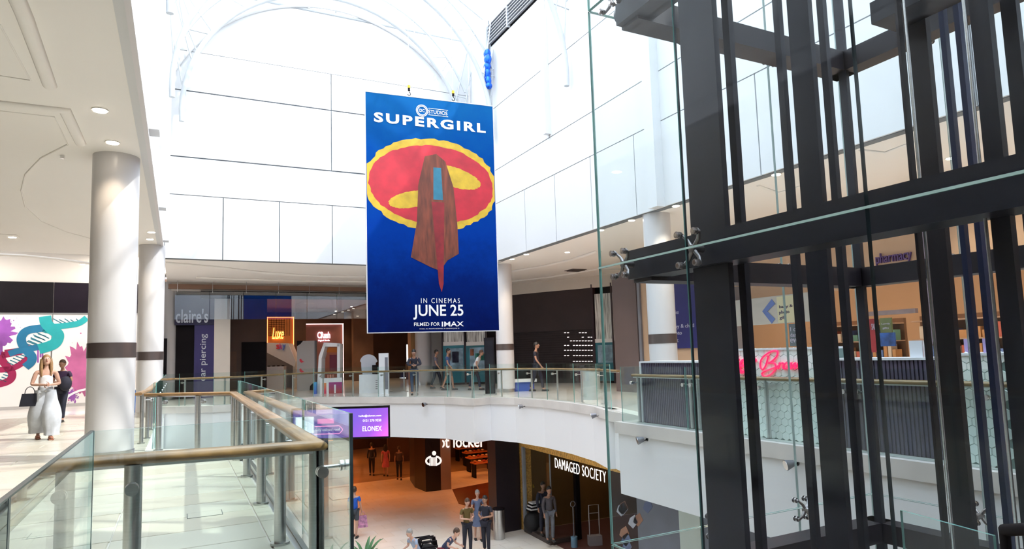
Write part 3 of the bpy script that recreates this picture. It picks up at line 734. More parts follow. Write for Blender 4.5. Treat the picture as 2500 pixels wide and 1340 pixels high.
# =================================================================== LIFT SHAFT
XG = 3.3
lift = thing('lift_shaft', 'dark steel lift shaft frame of beams and columns at right', 'lift shaft', (4.9, 2.5, ZL))
def vm(x0, x1, y, X, dp, mt=dark, name='column', z0=ZL, z1=9.5):
    dp = min(dp, .05); a = onX(x0, y, X); b = onX(x1, y, X+dp)
    g = G(); g.box((X, b.y, z0), (X+dp, a.y, z1)); return g.obj(name, mt, lift)
vm(1682, 1779, 480, 3.56, .16); vm(1790, 1818, 480, 3.76, .05, name='slat'); vm(1920, 1945, 500, 4.5, .05, name='slat'); vm(1957, 2021, 510, 4.3, .12)
vm(2030, 2056, 490, 4.8, .05, name='slat'); vm(2071, 2097, 480, 6.3, .16); vm(2221, 2240, 444, 4.0, .07, dark2, 'guide_rail'); vm(2250, 2306, 435, 4.4, .2, dark2); vm(2327, 2350, 418, 4.8, .05, mat('lift_slat_blue', (.018, .026, .075), .4, .1, .1, 3), 'slat')
vm(2364, 2388, 410, 4.8, .05, mat('lift_slat_blue', (.02, .03, .09)), 'slat'); vm(2403, 2464, 391, 3.7, .15); vm(2480, 2530, 381, 4.6, .05, name='slat'); vm(2560, 2700, 381, 3.6, .15)
for x, X in ((2246, 4.02), (2396, 3.66)):
    a = onX(x, 440, X); G().cyl((X, a.y, ZL), (X, a.y, 9.5), .009, n=8).obj('guide_edge', steel, lift)
zb = [(-.22-.25, -.22), (2.11, 2.36), (4.43, 4.70)]
for z0, z1 in zb:
    ye = 4.62
    g = G(); g.box((3.50, -4, z0), (3.74, ye, z1)); 
    g.obj('beam', dark, lift)
    G().cyl((3.62, ye, (z0+z1)/2), (3.62, ye+.06, (z0+z1)/2), .12, .1, 20).obj('end_cap', dark, lift)
    G().box((3.56, 4.38, z0-.03), (6.5, 4.62, z1-.09)).obj('beam', dark2, lift); G().box((6.3, -4, z0-.03), (6.5, 4.62, z1-.09)).obj('beam', dark2, lift)
# floor pan at the lower beam and the machine beam up high
a = onX(2150, 60, 4.2); G().box((4.1, -2, a.z-.02), (4.36, a.y, a.z+.13)).obj('machine_beam', dark, lift)
# glass skin
gp = thing('lift_glazing', 'clear frameless glass skin bolted around the lift shaft', 'glazing', (XG, 2, ZL))
ys = [4.78, 3.655, 2.235, .83, -.6, -2.0]; zs = [ZL+.1, -2.52, -.145, 2.225, 4.6, 7.0, 9.4]
for i in range(len(ys)-1):
    for j in range(len(zs)-1):
        g = G(); glasspane(g, (XG, ys[i+1]+.006, zs[j]+.006), (XG+.018, ys[i]-.006, zs[j+1]-.006), mv=1 if i == 0 else 2); g.obj('glass_pane', [GL, GE, GED], gp)
xs = [XG, 4.45, 5.6, 6.75]
for i in range(3):
    for j in range(len(zs)-1):
        g = G(); glasspane(g, (xs[i]+(.022 if i == 0 else .006), 4.765, zs[j]+.006), (xs[i+1]-.006, 4.783, zs[j+1]-.006), mv=1 if i == 0 else 2); g.obj('glass_pane', [GL, GE, GLE], gp)
for i in range(len(ys)-1):
    for j in range(len(zs)-1):
        g = G(); glasspane(g, (6.76, ys[i+1]+.006, zs[j]+.006), (6.778, ys[i]-.006, zs[j+1]-.006), mv=2); g.obj('glass_pane', [GL, GE, GLE], gp)
for j in zs[1:-1]:
    pass
G().box((XG-.002, ys[-1], 2.2175), (XG+.0, 4.78, 2.2325)).obj('edge_seal', mat('joint_line', (.42, .60, .56), .3, 0, .05, 8), gp)
spm = mat('spider_steel', (.36, .34, .34), .3, .9, .1, 9)
def spider(P, n, label, s=.115, back=.16):
    """four-armed glass fixing; n points from the glass to the steel"""
    P = Vector(P); n = Vector(n); side = n.cross(Vector((0, 0, 1)))
    t = thing('glass_spider', label, 'fixing', tuple(P), 0, None)
    hub = P+n*.07
    G().cyl(hub-n*.02, P+n*back, .028, n=14).obj('hub', spm, t)
    for a, b in ((1, 1), (1, -1), (-1, 1), (-1, -1)):
        e = P+side*a*s*.78+Vector((0, 0, b*s)); 
        G().tube([hub, hub.lerp(e+n*.06, .6)+n*.012, e+n*.05], [.018, .015, .012], 8).obj('arm', spm, t)
        G().cyl(e-n*.008, e+n*.055, .014, n=10).cyl(e+n*.02, e+n*.034, .026, n=14).cyl(e-n*.006, e-n*.001, .026, n=14).obj('bolt', spm, t); G().cyl(e-n*.012, e-n*.006, .015, n=12).obj('cap', chrome, t)
    return t
spider((XG, 3.655, 2.225), (1, 0, 0), 'four armed steel glass fixing at centre joint of lift glass')
spider((XG, 4.50, 2.225), (1, 0, 0), 'steel glass fixing at left end of lift beam', .1)
spider((XG, 4.50, 4.6), (1, 0, 0), 'steel glass fixing at top left of the lift glass', .1)
spider((XG, 3.655, 4.6), (1, 0, 0), 'steel glass fixing above the centre joint of lift glass', .1)
for X, l in ((4.45, 'left'), (5.6, 'right')):
    spider((X, 4.765, 4.6), (0, -1, 0), 'small steel fixing on the rear lift glass, upper %s' % l, .09)
    spider((X, 4.765, -.145), (0, -1, 0), 'small steel fixing on the rear lift glass, lower %s' % l, .09)
    spider((X, 4.765, 2.225), (0, -1, 0), 'small steel fixing on the rear lift glass, middle %s' % l, .09)
for Y, l in ((3.655, 'nearest the rear corner'), (2.235, 'further right along it')):
    for z, k in ((4.6, 'upper'), (2.225, 'middle'), (-.145, 'lower')):
        spider((6.76, Y, z), (-1, 0, 0), 'small steel fixing on far lift glass, %s row, %s' % (k, l), .09)

# bottom-right balustrade corner seen through the lift
pa = onX(2452, 1294, 3.0); pb = onX(2620, 1286, 2.8); pc_ = onX(2370, 1352, 3.1)
lr = thing('lift_lobby_rail', 'dark rounded balustrade end at bottom right corner of view', 'railing', (pa.x, pa.y, 0))
G().tube([pa, pa.lerp(pb, .5), pb], .024, 10).obj('handrail', black, lr); G().cyl((pa.x, pa.y, ZB), (pa.x, pa.y, pa.z), .02, n=12).obj('post', black, lr)
g = G(); vpane(g, (pa.x, pa.y+.04, 0), (pc_.x, pc_.y+.3, 0), ZB, pa.z-.03); g.obj('glass_pane', [GLB, GE], lr)

# =================================================================== FAR SCREEN ON THE FASCIA
P0 = onz(872, 1030, 0); 
dsc = 21.0
A = E0+ray(948, 1030)*dsc; Bp = E0+ray(715, 1040)*(dsc+.0)
fS = Fr((Bp.x, Bp.y, 0), (A.x-Bp.x, A.y-Bp.y, 0)); 
sw = (Vector((A.x, A.y, 0))-Vector((Bp.x, Bp.y, 0))).length
_, zt = fS.px(905, 996); _, zbm = fS.px(905, 1066)
sc_ = thing('display_screen', 'wide purple and blue advertising screen hung on white fascia', 'screen', tuple(fS.P(sw/2, zbm)))
fS.box(G(), 0, sw, zbm-.05, zt+.05, -.3, -.02).obj('casing', black, sc_)
g = G()
fS.box(g, 0, sw, zt, zt+.06, -.02, .02); fS.box(g, 0, sw, zbm-.06, zbm, -.02, .02); fS.box(g, -.05, 0, zbm-.06, zt+.06, -.02, .02); fS.box(g, sw, sw+.05, zbm-.06, zt+.06, -.02, .02); g.obj('bezel', black, sc_)
def screenmat():
    m = bpy.data.materials.new('screen_gradient'); m.use_nodes = True; t = m.node_tree; b = t.nodes['Principled BSDF']
    gg = t.nodes.new('ShaderNodeNewGeometry'); dt = t.nodes.new('ShaderNodeVectorMath'); dt.operation = 'DOT_PRODUCT'; q = fS.u*1.0+Vector((0, 0, -.9)); dt.inputs[1].default_value = q
    t.links.new(gg.outputs['Position'], dt.inputs[0]); mr = t.nodes.new('ShaderNodeMapRange'); lo_ = fS.P(0, zt).dot(q); hi_ = fS.P(sw, zbm).dot(q)
    mr.inputs[1].default_value = lo_; mr.inputs[2].default_value = hi_; t.links.new(dt.outputs['Value'], mr.inputs[0])
    rp = t.nodes.new('ShaderNodeValToRGB'); e = rp.color_ramp.elements; e[0].color = (.05, .05, .42, 1); e[1].color = (.62, .10, .62, 1)
    k = e.new(.6); k.color = (.13, .06, .42, 1); k = e.new(.82); k.color = (.22, .06, .45, 1)
    t.links.new(mr.outputs[0], rp.inputs[0]); t.links.new(rp.outputs[0], b.inputs['Emission Color']); b.inputs['Emission Strength'].default_value = .9; b.inputs['Base Color'].default_value = (.02, .02, .03, 1); return m
fS.box(G(), 0, sw, zbm, zt, -.02, 0).obj('display', screenmat(), sc_)
for tx, x0, y0, x1, y1 in (('hello@elonex.com', 876, 1012, 931, 1018), ('0121 270 9550', 886, 1023, 931, 1029), ('ELONEX', 885, 1040, 932, 1052)):
    ptext(fS, tx, x0, y0, x1, y1, .004, litw, sc_, off=.02, th=.004)
g = G(); a0, a1, b0, b1 = fS.rect(768, 1040, 836, 1059); pts = [(a0, b1), (a1-.1, b1), (a1, b1-.1), (a1, b0+.1), (a1-.1, b0), (a0, b0)]; fS.ribbon(g, pts, .02, .003); g.obj('outline', mat('screen_pink', (1, .25, .55), .5, emit=1.2), sc_)
ptext(fS, 'fully utilised roof', 770, 1045, 830, 1054, .004, litw, sc_, th=.004)
g = G(); fS.pbox(g, 722, 1018, 766, 1058, .001, .003); g.obj('white_block', mat('screen_white', (.8, .85, 1), .5, emit=.9), sc_)
g = G(); fS.pbox(g, 775, 1022, 815, 1034, .001, .003); g.obj('pink_block', mat('screen_rose', (.75, .15, .5), .5, emit=.8), sc_)

# small floodlights bracketed on the fascia
def flood(P, n, s, label):
    P = Vector(P); n = Vector(n).normalized(); sd_ = n.cross(Vector((0, 0, 1)))
    t = thing('floodlight', label, 'spotlight', tuple(P))
    G().cyl(P, P+n*.03, .05*s, n=12).obj('base_plate', chrome, t)
    G().tube([P+n*.03, P+n*.16*s+Vector((0, 0, -.03)), P+n*.24*s+Vector((0, 0, -.02))], .012*s, 6).obj('bracket', black, t)
    c = P+n*.26*s
    g = G(); dirv = (n*.85+sd_*.35-Vector((0, 0, .2))).normalized(); g.cyl(c-dirv*.1*s, c+dirv*.06*s, .055*s, .1*s, 16).obj('housing', [mat('flood_grey', (.20, .20, .22), .4, .5, .1, 9)], t)
    G().cyl(c+dirv*.06*s, c+dirv*.068*s, .088*s, n=16).obj('lens', chrome, t)
    G().tube([P+sd_*.2+n*.01, P+sd_*.12+n*.05-Vector((0, 0, .06)), P+n*.05], .008, 6).obj('cable', black, t)
    G().box(P+sd_*.2+Vector((-.04, -.04, -.05)), P+sd_*.2+Vector((.04, .04, .05))).obj('junction_box', white, t)
def onpath(px, py, path):
    best = None
    for i in range(len(path)-1):
        a = Vector((*path[i], 0)); b = Vector((*path[i+1], 0)); d = (b-a).normalized(); n = Vector((d.y, -d.x, 0))
        p = onp(px, py, a, n); s = (p-a).dot(d)
        if -.02 <= s <= (b-a).length+.02 and (best is None): best = (p, n)
    return best
for x, y, s, l in ((1043, 986, 1, 'small round floodlight on white fascia below the standing man'), (1283, 991, 1, 'small round floodlight on the curved fascia right of banner'), (1468, 1013, 1, 'small floodlight on curved fascia beside the lift glass edge'), (612, 1012, .9, 'small floodlight on far-left fascia seen through the balustrade')):
    r_ = onpath(x, y, fpath)
    if r_: flood(r_[0], r_[1], s*.8, l)
for x, y, l in ((1583, 1072, 'floodlight with white box on straight fascia left of lift column'), (1950, 1130, 'floodlight with curled cable on the fascia between the lift slats'), (2550, 1190, 'floodlight at far right of the fascia')):
    p = onX(x, y, XR); flood(p, (-1, 0, 0), .8, l)

# =================================================================== BACK GALLERY SHOPS
def facade(name, label, cat, fr, loc): return thing(name, label, cat, loc)
YF = 31.5
F1 = Fr((0, YF, 0), (1, 0, 0))
# claire's shopfront
cs = thing('shopfront', 'dark navy shopfront with pale claire\'s lettering above its door', 'shopfront', tuple(F1.P(0, 0)))
cs['label'] = 'dark navy shopfront with pale lettering and vertical piercing sign'
a0, a1, b0, b1 = F1.rect(427, 722, 526, 925)
F1.box(G(), a0-1.5, a1, 0, 4.7, -.5, -.25).obj('back_panel', black, cs)
F1.pbox(G(), 427, 722, 526, 793, -.25, 0).obj('sign_fascia', navy, cs)
F1.box(G(), F1.px(474, 860)[0], a1, 0, F1.px(500, 793)[1], -.25, -.02).obj('side_banner', mat('banner_navy', (.03, .022, .12), .4, 0, .1, 1), cs)
ptext(F1, "claire's", 429, 754, 508, 788, .0, mat('pale_lettering', (.55, .58, .66), .5, 0, .03, 6), cs, off=.03, th=.05)
text(F1, 'ear piercing', *F1.rect(488, 815, 507, 930), -.015, mat('pale_lettering', (.5, .5, .5)), cs, up_=True, off=.01)
# plain piers and walls of the back gallery
g = struct(F1.box(G(), *F1.rect(524, 715, 563, 715)[:2], 0, 4.9, -.4, .02).obj('wall_pier', cream))
struct(F1.box(G(), F1.px(395, 800)[0], F1.px(409, 800)[0], 0, F1.px(400, 827)[1], .2, .5).obj('trim_3_dark_reveal', black)).name = 'trim_4'
F2 = Fr((0, 34.5, 0), (1, 0, 0))
struct(F2.box(G(), F2.px(560, 800)[0], F2.px(652, 800)[0], 0, 4.8, -.3, 0).obj('wall_corridor', brown))
dr_ = struct(F2.box(G(), F2.px(563, 800)[0], F2.px(578, 800)[0], 0, F2.px(570, 858)[1], 0, .04).obj('door_1', mat('door_brown', (.12, .05, .02), .4, 0, .2, 2)))
struct(F2.box(G(), F2.px(590, 800)[0], F2.px(650, 800)[0], 0, F2.px(600, 835)[1], 0, .03).obj('door_2', black))
YK = 46
F3 = Fr((0, YK, 0), (1, 0, 0))
struct(F3.box(G(), F3.px(560, 800)[0], F3.px(1050, 800)[0], -.01, 4.9, -.4, 0).obj('wall_far', brown))
# orange lit portal and pink lit portal
def portal(label, x0, y0, x1, y1, yb, inner, glow, fr, words, col, th_=5, sub=None, wpx=None, gs=6, wcol=None):
    t = thing('shop_portal', label, 'shopfront', tuple(fr.P(fr.px((x0+x1)/2, yb)[0], 0)))
    a0, a1, b0, b1 = fr.rect(x0, y0, x1, yb); b0 = 0
    fr.box(G(), a0, a1, 0, b1, .01, .06).obj('lit_wall', inner, t)
    em = mat(glow[0], glow[1], .5, emit=gs)
    w = (a1-a0)*.022
    fr.box(G(), a0, a1, b1-w, b1, .06, .13).obj('light_strip', em, t)
    if glow[2]: fr.box(G(), a0, a0+w, 0, b1, .06, .13).obj('light_strip', em, t)
    fr.box(G(), a1-w, a1, 0, b1, .06, .13).obj('light_strip', em, t)
    ptext(fr, words, *wpx, .1, mat(wcol[0], wcol[1], .5, emit=wcol[2]), t, off=.05 if sub else .01, italic=.35 if not sub else 0, th=.05)
    if sub: ptext(fr, sub[0], *sub[1], .1, mat(wcol[0], wcol[1], .5), t, off=.02, th=.04)
    return t
F4 = Fr((0, 42, 0), (1, 0, 0))
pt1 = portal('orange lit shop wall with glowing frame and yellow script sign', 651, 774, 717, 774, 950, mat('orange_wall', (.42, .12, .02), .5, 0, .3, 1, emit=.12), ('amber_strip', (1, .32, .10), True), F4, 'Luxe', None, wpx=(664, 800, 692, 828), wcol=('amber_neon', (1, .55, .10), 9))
gg_ = G()
a0, a1, b0, b1 = F4.rect(655, 778, 712, 820)
for i in range(9): F4.box(gg_, a0+(a1-a0)*i/9, a0+(a1-a0)*(i/9+.012), b0, b1, .06, .09)
for i in range(9): F4.box(gg_, a0, a1*.7+a0*.3, b0+(b1-b0)*i/9, b0+(b1-b0)*(i/9+.02), .06, .09)
gg_.obj('mesh_panel', black, pt1)
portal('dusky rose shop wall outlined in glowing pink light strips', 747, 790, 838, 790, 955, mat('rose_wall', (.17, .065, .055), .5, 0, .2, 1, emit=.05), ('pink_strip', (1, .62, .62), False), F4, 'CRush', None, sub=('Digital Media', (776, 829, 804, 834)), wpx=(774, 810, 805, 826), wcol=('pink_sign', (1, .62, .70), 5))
# back corridor walls right of the portals
struct(F3.box(G(), F3.px(838, 850)[0], F3.px(884, 850)[0], 0, 4.7, 2.5, 3).obj('wall_corridor', brown2))
F5 = Fr((0, 33.2, 0), (1, 0, 0))
struct(F5.box(G(), F5.px(1003, 850)[0], F5.px(1021, 850)[0], 0, 4.7, -.5, 0).obj('wall_pier', mat('amber_pier', (.30, .15, .05), .5, 0, .2, 1)))
struct(F5.box(G(), F5.px(1044, 850)[0], F5.px(1078, 850)[0], 0, 4.7, -.4, .1).obj('wall_pier', cream))
bs = thing('backlit_panel', 'narrow bright white lit slot behind the leaning man', 'light', tuple(F4.P(F4.px(998, 880)[0], 2)))
F4.pbox(G(), 992, 841, 1004, 886, .05, .12).obj('lit_face', mat('lit_slot', (1, .97, .95), .5, emit=3), bs); F4.pbox(G(), 990, 839, 1006, 888, .02, .06).obj('frame', black, bs); F4.box(G(), F4.px(990, 880)[0], F4.px(1006, 880)[0], 0, F4.px(998, 888)[1], .0, .08).obj('base', brown2, bs)
# black beam and hanging glass smoke baffle
g = struct(Fr((0, 31.4, 0), (1, 0, 0)).box(G(), .8, 11, 4.3, 4.62, -.1, .1).obj('trim_5', black))
struct(Fr((0, 31.6, 0), (1, 0, 0)).box(G(), -.5, 12, 4.62, 5.05, -.1, .1).obj('trim_6', cream))
bf = thing('smoke_baffle', 'row of hanging clear glass baffle panes below dark beam at back', 'baffle', (5, 31, 3.2))
fbf = Fr((0, 30.9, 0), (1, 0, 0))
for i in range(8):
    a = -.2+i*1.35; g = G(); vpane(g, (a, 30.9, 0), (a+1.33, 30.9, 0), 3.35, 4.55, .012); g.obj('glass_pane', [glassmat('baffle_glass', (.85, .88, .92), 1.9), GE], bf)
    G().cyl((a+.1, 30.9, 4.5), (a+.1, 30.9, 5.0), .01, n=6).obj('hanger', steel, bf)
# corridor ceiling downlights, then bare warm area lights without fittings
for x, y, l in ((715, 705, 'tiny corridor downlight nearest the black beam'), (858, 748, 'tiny downlight left of the banner edge'), (820, 759, 'tiny downlight deeper in the corridor ceiling'), (805, 783, 'tiny downlight furthest back in the corridor')):
    p = onz(x, y, 4.7); 
    if 31.8 < p.y < 60: downlight(p, l, z=4.7, r=.06, power=60, col=(1, .66, .38))
for i, (x, y) in enumerate(((3.5, 36), (6.5, 38), (4.5, 43), (9, 37), (7.5, 43))):
    L = bpy.data.lights.new('corridor_lamp', 'AREA'); L.energy = 24; L.size = .6; L.color = (1, .62, .36); o = bpy.data.objects.new('corridor_lamp', L); COL.objects.link(o); o.location = (x, y, 4.66)
# textured window panels and teal posters, back right
S1 = onz(1079, 700, 4.6); 
facL = Vector((onY(1079, 850, 31.5).x, 31.5, 0)); 
pA2 = onz(1250, 694, ZS); pB2 = onz(1500, 668, ZS); pA2.z = pB2.z = 0
FQ = Fr(pA2, pB2-pA2)
FW = Fr(facL, pA2-facL); lw = (pA2-facL).length; lq = (pB2-pA2).length
hand = struct(FW.box(G(), 0, lw, 0, 5, -.4, -.12).obj('wall_shops', black))
struct(FQ.box(G(), -.1, lq+6, 0, 5, -3.4, -3).obj('wall_shops_right', black))
struct(FQ.box(G(), -.1, lq+6, FQ.px(1350, 711)[1], 5.0, -.2, .05).obj('trim_7', cream))
strk = mat('streaked_print', (.55, .57, .60), .6, 0, .75, 3.2, stretch=(6, 6, .35))
tealp = mat('teal_poster', (.02, .17, .23), .4, 0, .2, 1); bluep = mat('pale_poster', (.22, .36, .48), .4, 0, .5, 2.5)
def winunit(fr, x0, x1, ytop, ymid, ybot, label, pics):
    t = thing('poster_window', label, 'shopfront', tuple(fr.P(fr.px((x0+x1)/2, 880)[0], 0)))
    fr.pbox(G(), x0, ytop, x1, ymid-4, -.12, .0).obj('streaked_panel', strk, t); fr.pbox(G(), x0, ymid-9, x1, ymid, -.12, .02).obj('sill', white, t)
    a0, a1, _, b1 = fr.rect(x0, ymid, x1, ybot); fr.box(G(), a0, a1, .1, b1, -.12, 0).obj('poster', tealp, t); fr.box(G(), a0, a1, 0, .1, -.12, .02).obj('plinth', black, t)
    for (q, m_) in pics: fr.pbox(G(), *q, .0, .012).obj('picture', m_, t)
    g = G(); fr.box(g, a0-.06, a0, 0, 4.6, -.12, .06); fr.box(g, a1, a1+.06, 0, 4.6, -.12, .06); g.obj('frame', mat('plum_frame', (.035, .018, .028), .5, 0, .2, 3), t)
winunit(FW, 1082, 1134, 715, 843, 930, 'poster window with streaked panel over teal poster, left of pair', [((1090, 850, 1131, 905), bluep), ((1104, 858, 1120, 885), navy), ((1092, 862, 1102, 880), mat('orange_print', (.35, .12, .05), .5, 0, .4, 3))])
winunit(FW, 1138, 1186, 715, 843, 930, 'poster window with streaked panel over teal poster, beside black totem', [((1147, 848, 1184, 905), bluep), ((1148, 852, 1157, 868), mat('orange_print', (.3, .1, .05))), ((1160, 862, 1184, 880), mat('green_print', (.02, .22, .18), .5, 0, .3, 3))])
tt = thing('totem', 'tall matt black directory totem beside the white column', 'totem', tuple(E0+ray(1195, 950)*24)); tt.location.z = 0
P = E0+ray(1195, 900)*24; fT = Fr((P.x, P.y, 0), (math.cos(-YAW), math.sin(-YAW), 0)); a0, a1, b0, b1 = fT.rect(1183, 824, 1207, 960)
fT.box(G(), a0, a1, .05, b1, -.25, 0).obj('body', black, tt); fT.box(G(), a0-.05, a1+.05, 0, .05, -.3, .05).obj('base', steel, tt); fT.box(G(), a0+.03, a1-.03, .9, b1-.1, 0, .006).obj('face', mat('totem_face', (.02, .02, .025), .15), tt)
# shuttered unit
sh = thing('roller_shutter', 'dark perforated roller shutter closing the brown shop unit', 'shutter', tuple(FQ.P(FQ.px(1350, 900)[0], 0)))
a0, a1, _, bm_ = FQ.rect(1252, 808, 1448, 890)
bt_ = FQ.px(1350, 711)[1]
FQ.box(G(), a0, a1, bm_, bt_, -.15, -.02).obj('header_board', mat('header_brown', (.030, .018, .020), .5, 0, .2, 1), sh)
FQ.box(G(), a0, a1, 0, bm_, -.24, -.16).obj('backing', black, sh); slm = mat('slat_dark', (.022, .015, .018), .65, 0, .2, 3); nsl = 22
for i in range(nsl): FQ.box(G(), a0, a1, i*bm_/nsl+.006, (i+1)*bm_/nsl-.004, -.14+.01*(i % 2), -.09).obj('slat', slm, sh)
g = G(); rs = random.Random(4)
for yy in (812, 823, 832, 843, 855, 868, 882):
    for k in range(11):
        x = 1368+k*7.2
        if x < 1445 and (yy > 828 or rs.random() < .6) and (x > 1368+(rs.random()*30)): FQ.pbox(g, x, yy-.8, x+4.6, yy+.9, -.088, -.084)
stuff(g.obj('lit_perforations', mat('perforation_glow', (1, .85, .85), .5, emit=.9), sh))
struct(FQ.box(G(), a1, a1+.12, 0, bt_, -.2, .05).obj('wall_pier', mat('plum_frame', (.03, .02, .02)))); struct(FQ.box(G(), a0-.7, a0, 0, bt_, -.3, -.01).obj('wall_pier', black))
winunit(FQ, 1453, 1498, 716, 836, 900, 'poster window with streaked panel at the lift glass edge', [((1460, 842, 1496, 885), bluep)])

# =================================================================== KIOSKS ON THE BACK GALLERY
def kfr(px, py):
    P = onz(px, py, 0); return Fr((P.x, P.y, 0), (math.cos(-YAW*.75), math.sin(-YAW*.75), 0)), P
kw = mat('kiosk_white', (.72, .73, .76), .35, 0, .02, 2); kg = mat('kiosk_grey', (.17, .17, .20), .5, 0, .1, 2); kc = mat('kiosk_cream', (.60, .56, .50), .5, 0, .03, 2)
f, P = kfr(660, 951)
k = thing('phone_kiosk', 'angular white kiosk with slanted canopy and red to blue lettering', 'kiosk', tuple(P))
def kp(pts, d0, d1, mt, name):
    g = G(); f.poly(g, [(a_, max(0, b_)) for a_, b_ in (f.px(*p_) for p_ in pts)], d0, th=d1-d0, px=False); return g.obj(name, mt, k)
kp([(606, 950), (614, 840), (626, 836), (624, 950)], -1.2, .05, kc, 'side_wall')
kp([(624, 836), (704, 838), (722, 882), (719, 895), (624, 846)], -.1, .06, kw, 'canopy'); kp([(704, 838), (722, 882), (719, 950), (714, 950), (714, 890), (700, 842)], -1.2, -.1, kc, 'side_frame')
kp([(624, 846), (714, 892), (714, 950), (624, 950)], -1.2, -1.1, kg, 'back_panel')
a0, a1, b0, b1 = f.rect(636, 896, 698, 950); f.box(G(), a0, a1, 0, b1, -.1, .5).obj('counter', kw, k)
for i in range(5): f.box(G(), a0+.15+i*(a1-a0)/5.4, a0+.28+i*(a1-a0)/5.4, b1, b1+.08, .1, .14).obj('handset', black, k)
f.box(G(), a0, a1, b1-.02, b1+.03, -.12, .52).obj('worktop', kw, k)
g = f.rect(676, 838, 699, 853); redb = mat('logo_red', (.8, .06, .10), .4); 
for ch, x0, x1, mm in (('s', 675, 683, redb), ('k', 683.5, 690, mat('logo_pink', (.7, .08, .45), .4)), ('y', 690.5, 698, mat('logo_blue', (.08, .2, .8), .4))):
    ptext(f, ch, x0, 841 if ch != 'k' else 838, x1, 852 if ch != 'y' else 855, .07, mm, k, off=.05, th=.03)
g = G(); a0, a1, b0, b1 = f.rect(616, 924, 645, 950); f.box(g, a0, a1, 0, b1, .55, 1.0); tag(g.obj('reception_desk', kw), 'low white desk with dark top in front of the angular kiosk', 'desk'); 
f, P = kfr(745, 953)
k = thing('display_wall', 'tall white display wall printed with small red birds', 'display board', tuple(P))
a0, a1, b0, b1 = f.rect(725, 832, 768, 953); f.box(G(), a0, a1, 0, b1, -.3, 0).obj('board', mat('board_grey', (.50, .49, .50), .5, 0, .02, 2), k); f.box(G(), a1, a1+.06, 0, b1, -.35, .02).obj('edge', kg, k)
def bird(x, y, s):
    g = G(); f.poly(g, [(x-4*s, y-3*s), (x, y-5*s), (x+2*s, y-1*s), (x+8*s, y+4*s), (x+4*s, y+4*s), (x+2*s, y+6*s), (x-3*s, y+3*s)], .001); g.obj('printed_bird', redb, k)
bird(735, 880, 1); bird(735, 904, 1)
g = G(); f.poly(g, [(756, 953), (757, 942), (763, 936), (768, 934), (768, 953)], .001); f.poly(g, [(725, 832), (740, 832), (733, 840), (725, 845)], .001); g.obj('printed_corner', black, k)
f, P = kfr(800, 960)
k = thing('beauty_kiosk', 'white frame kiosk with rainbow printed counter panels', 'kiosk', tuple(P))
kp([(773, 968), (778, 870), (790, 838), (796, 838), (785, 875), (784, 968)], -1.0, 0, kw, 'side_frame'); kp([(790, 836), (829, 838), (829, 846), (790, 846)], -1.0, 0, kw, 'top_beam'); kp([(823, 838), (830, 838), (830, 968), (823, 968)], -1.0, 0, kw, 'side_frame')
kp([(790, 848), (822, 848), (822, 860), (790, 860)], -.9, -.85, mat('orange_wall', (.4, .1, .02)), 'shelf_light'); kp([(800, 866), (819, 866), (819, 905), (800, 905)], -.6, -.5, mat('crimson_panel', (.16, .01, .03), .4, 0, .1, 2), 'poster')
a0, a1, b0, b1 = f.rect(784, 922, 838, 968); f.box(G(), a0, a1, 0, b1, -.1, .35).obj('counter', kw, k)
def grad(name, c0, c1, z0, z1):
    m = mat(name, c0, .4); t = m.node_tree; b = t.nodes['Principled BSDF']; gg = t.nodes.new('ShaderNodeNewGeometry'); sp = t.nodes.new('ShaderNodeSeparateXYZ'); mr = t.nodes.new('ShaderNodeMapRange'); rp = t.nodes.new('ShaderNodeValToRGB')
    t.links.new(gg.outputs['Position'], sp.inputs[0]); t.links.new(sp.outputs[2], mr.inputs[0]); mr.inputs[1].default_value = z0; mr.inputs[2].default_value = z1
    rp.color_ramp.elements[0].color = (*c0, 1); rp.color_ramp.elements[1].color = (*c1, 1); t.links.new(mr.outputs[0], rp.inputs[0]); t.links.new(rp.outputs[0], b.inputs['Base Color']); return m
f.pbox(G(), 790, 934, 800, 964, .35, .36).obj('printed_panel', grad('print_sunset', (.6, .03, .1), (.9, .5, .05), .1, .8), k); f.pbox(G(), 806, 932, 838, 963, .35, .36).obj('printed_panel', grad('print_plum', (.35, .03, .05), (.25, .03, .35), .1, .8), k)
f.pbox(G(), 819, 938, 823, 958, .36, .37).obj('printed_bottle', kw, k); f.pbox(G(), 770, 932, 776, 962, .1, .35).obj('printed_side', grad('print_sea', (.02, .1, .5), (.05, .5, .75), .1, .8), k)
for x in (800, 806, 812): f.pbox(G(), x, 914, x+4, 922, .05, .15).obj('product', mat('product_tone', (.45, .2, .15), .4, 0, .3, 5), k)
f, P = kfr(905, 960)
k = thing('round_top_stand', 'white stand with mushroom shaped round sign on top', 'display stand', tuple(P))
a0, a1, b0, b1 = f.rect(877, 914, 938, 966)
f.box(G(), a0, a1, 0, b1, -.7, 0).obj('counter', kw, k)
g = G(); f.poly(g, [(884, 916), (881, 905), (880, 892), (880, 885), (877, 882)]+[(898+21*math.cos(R(a)), 884-19*math.sin(R(a))) for a in range(172, 5, -12)]+[(920, 882), (915, 886), (916, 900), (914, 916)], -.4, th=.12); g.obj('round_sign', mat('sign_grey', (.46, .48, .53), .4, 0, .03, 2), k)
for y in (928, 933, 938, 943, 948): f.pbox(G(), 917, y, 917+5, y+1.5, .001, .004).obj('printed_line', kg, k)
f.pbox(G(), 908, 891, 922, 912, -.3, -.1).obj('till', black, k)
f, P = kfr(937, 962)
k = thing('white_cabinet', 'tall narrow white cabinet with dark glazed side', 'cabinet', tuple(P)); a0, a1, b0, b1 = f.rect(925, 862, 948, 962); f.box(G(), a0, a1, 0, b1, -.5, 0).obj('body', kw, k); f.pbox(G(), 940, 872, 947, 950, 0, .01).obj('side_glass', kg, k)
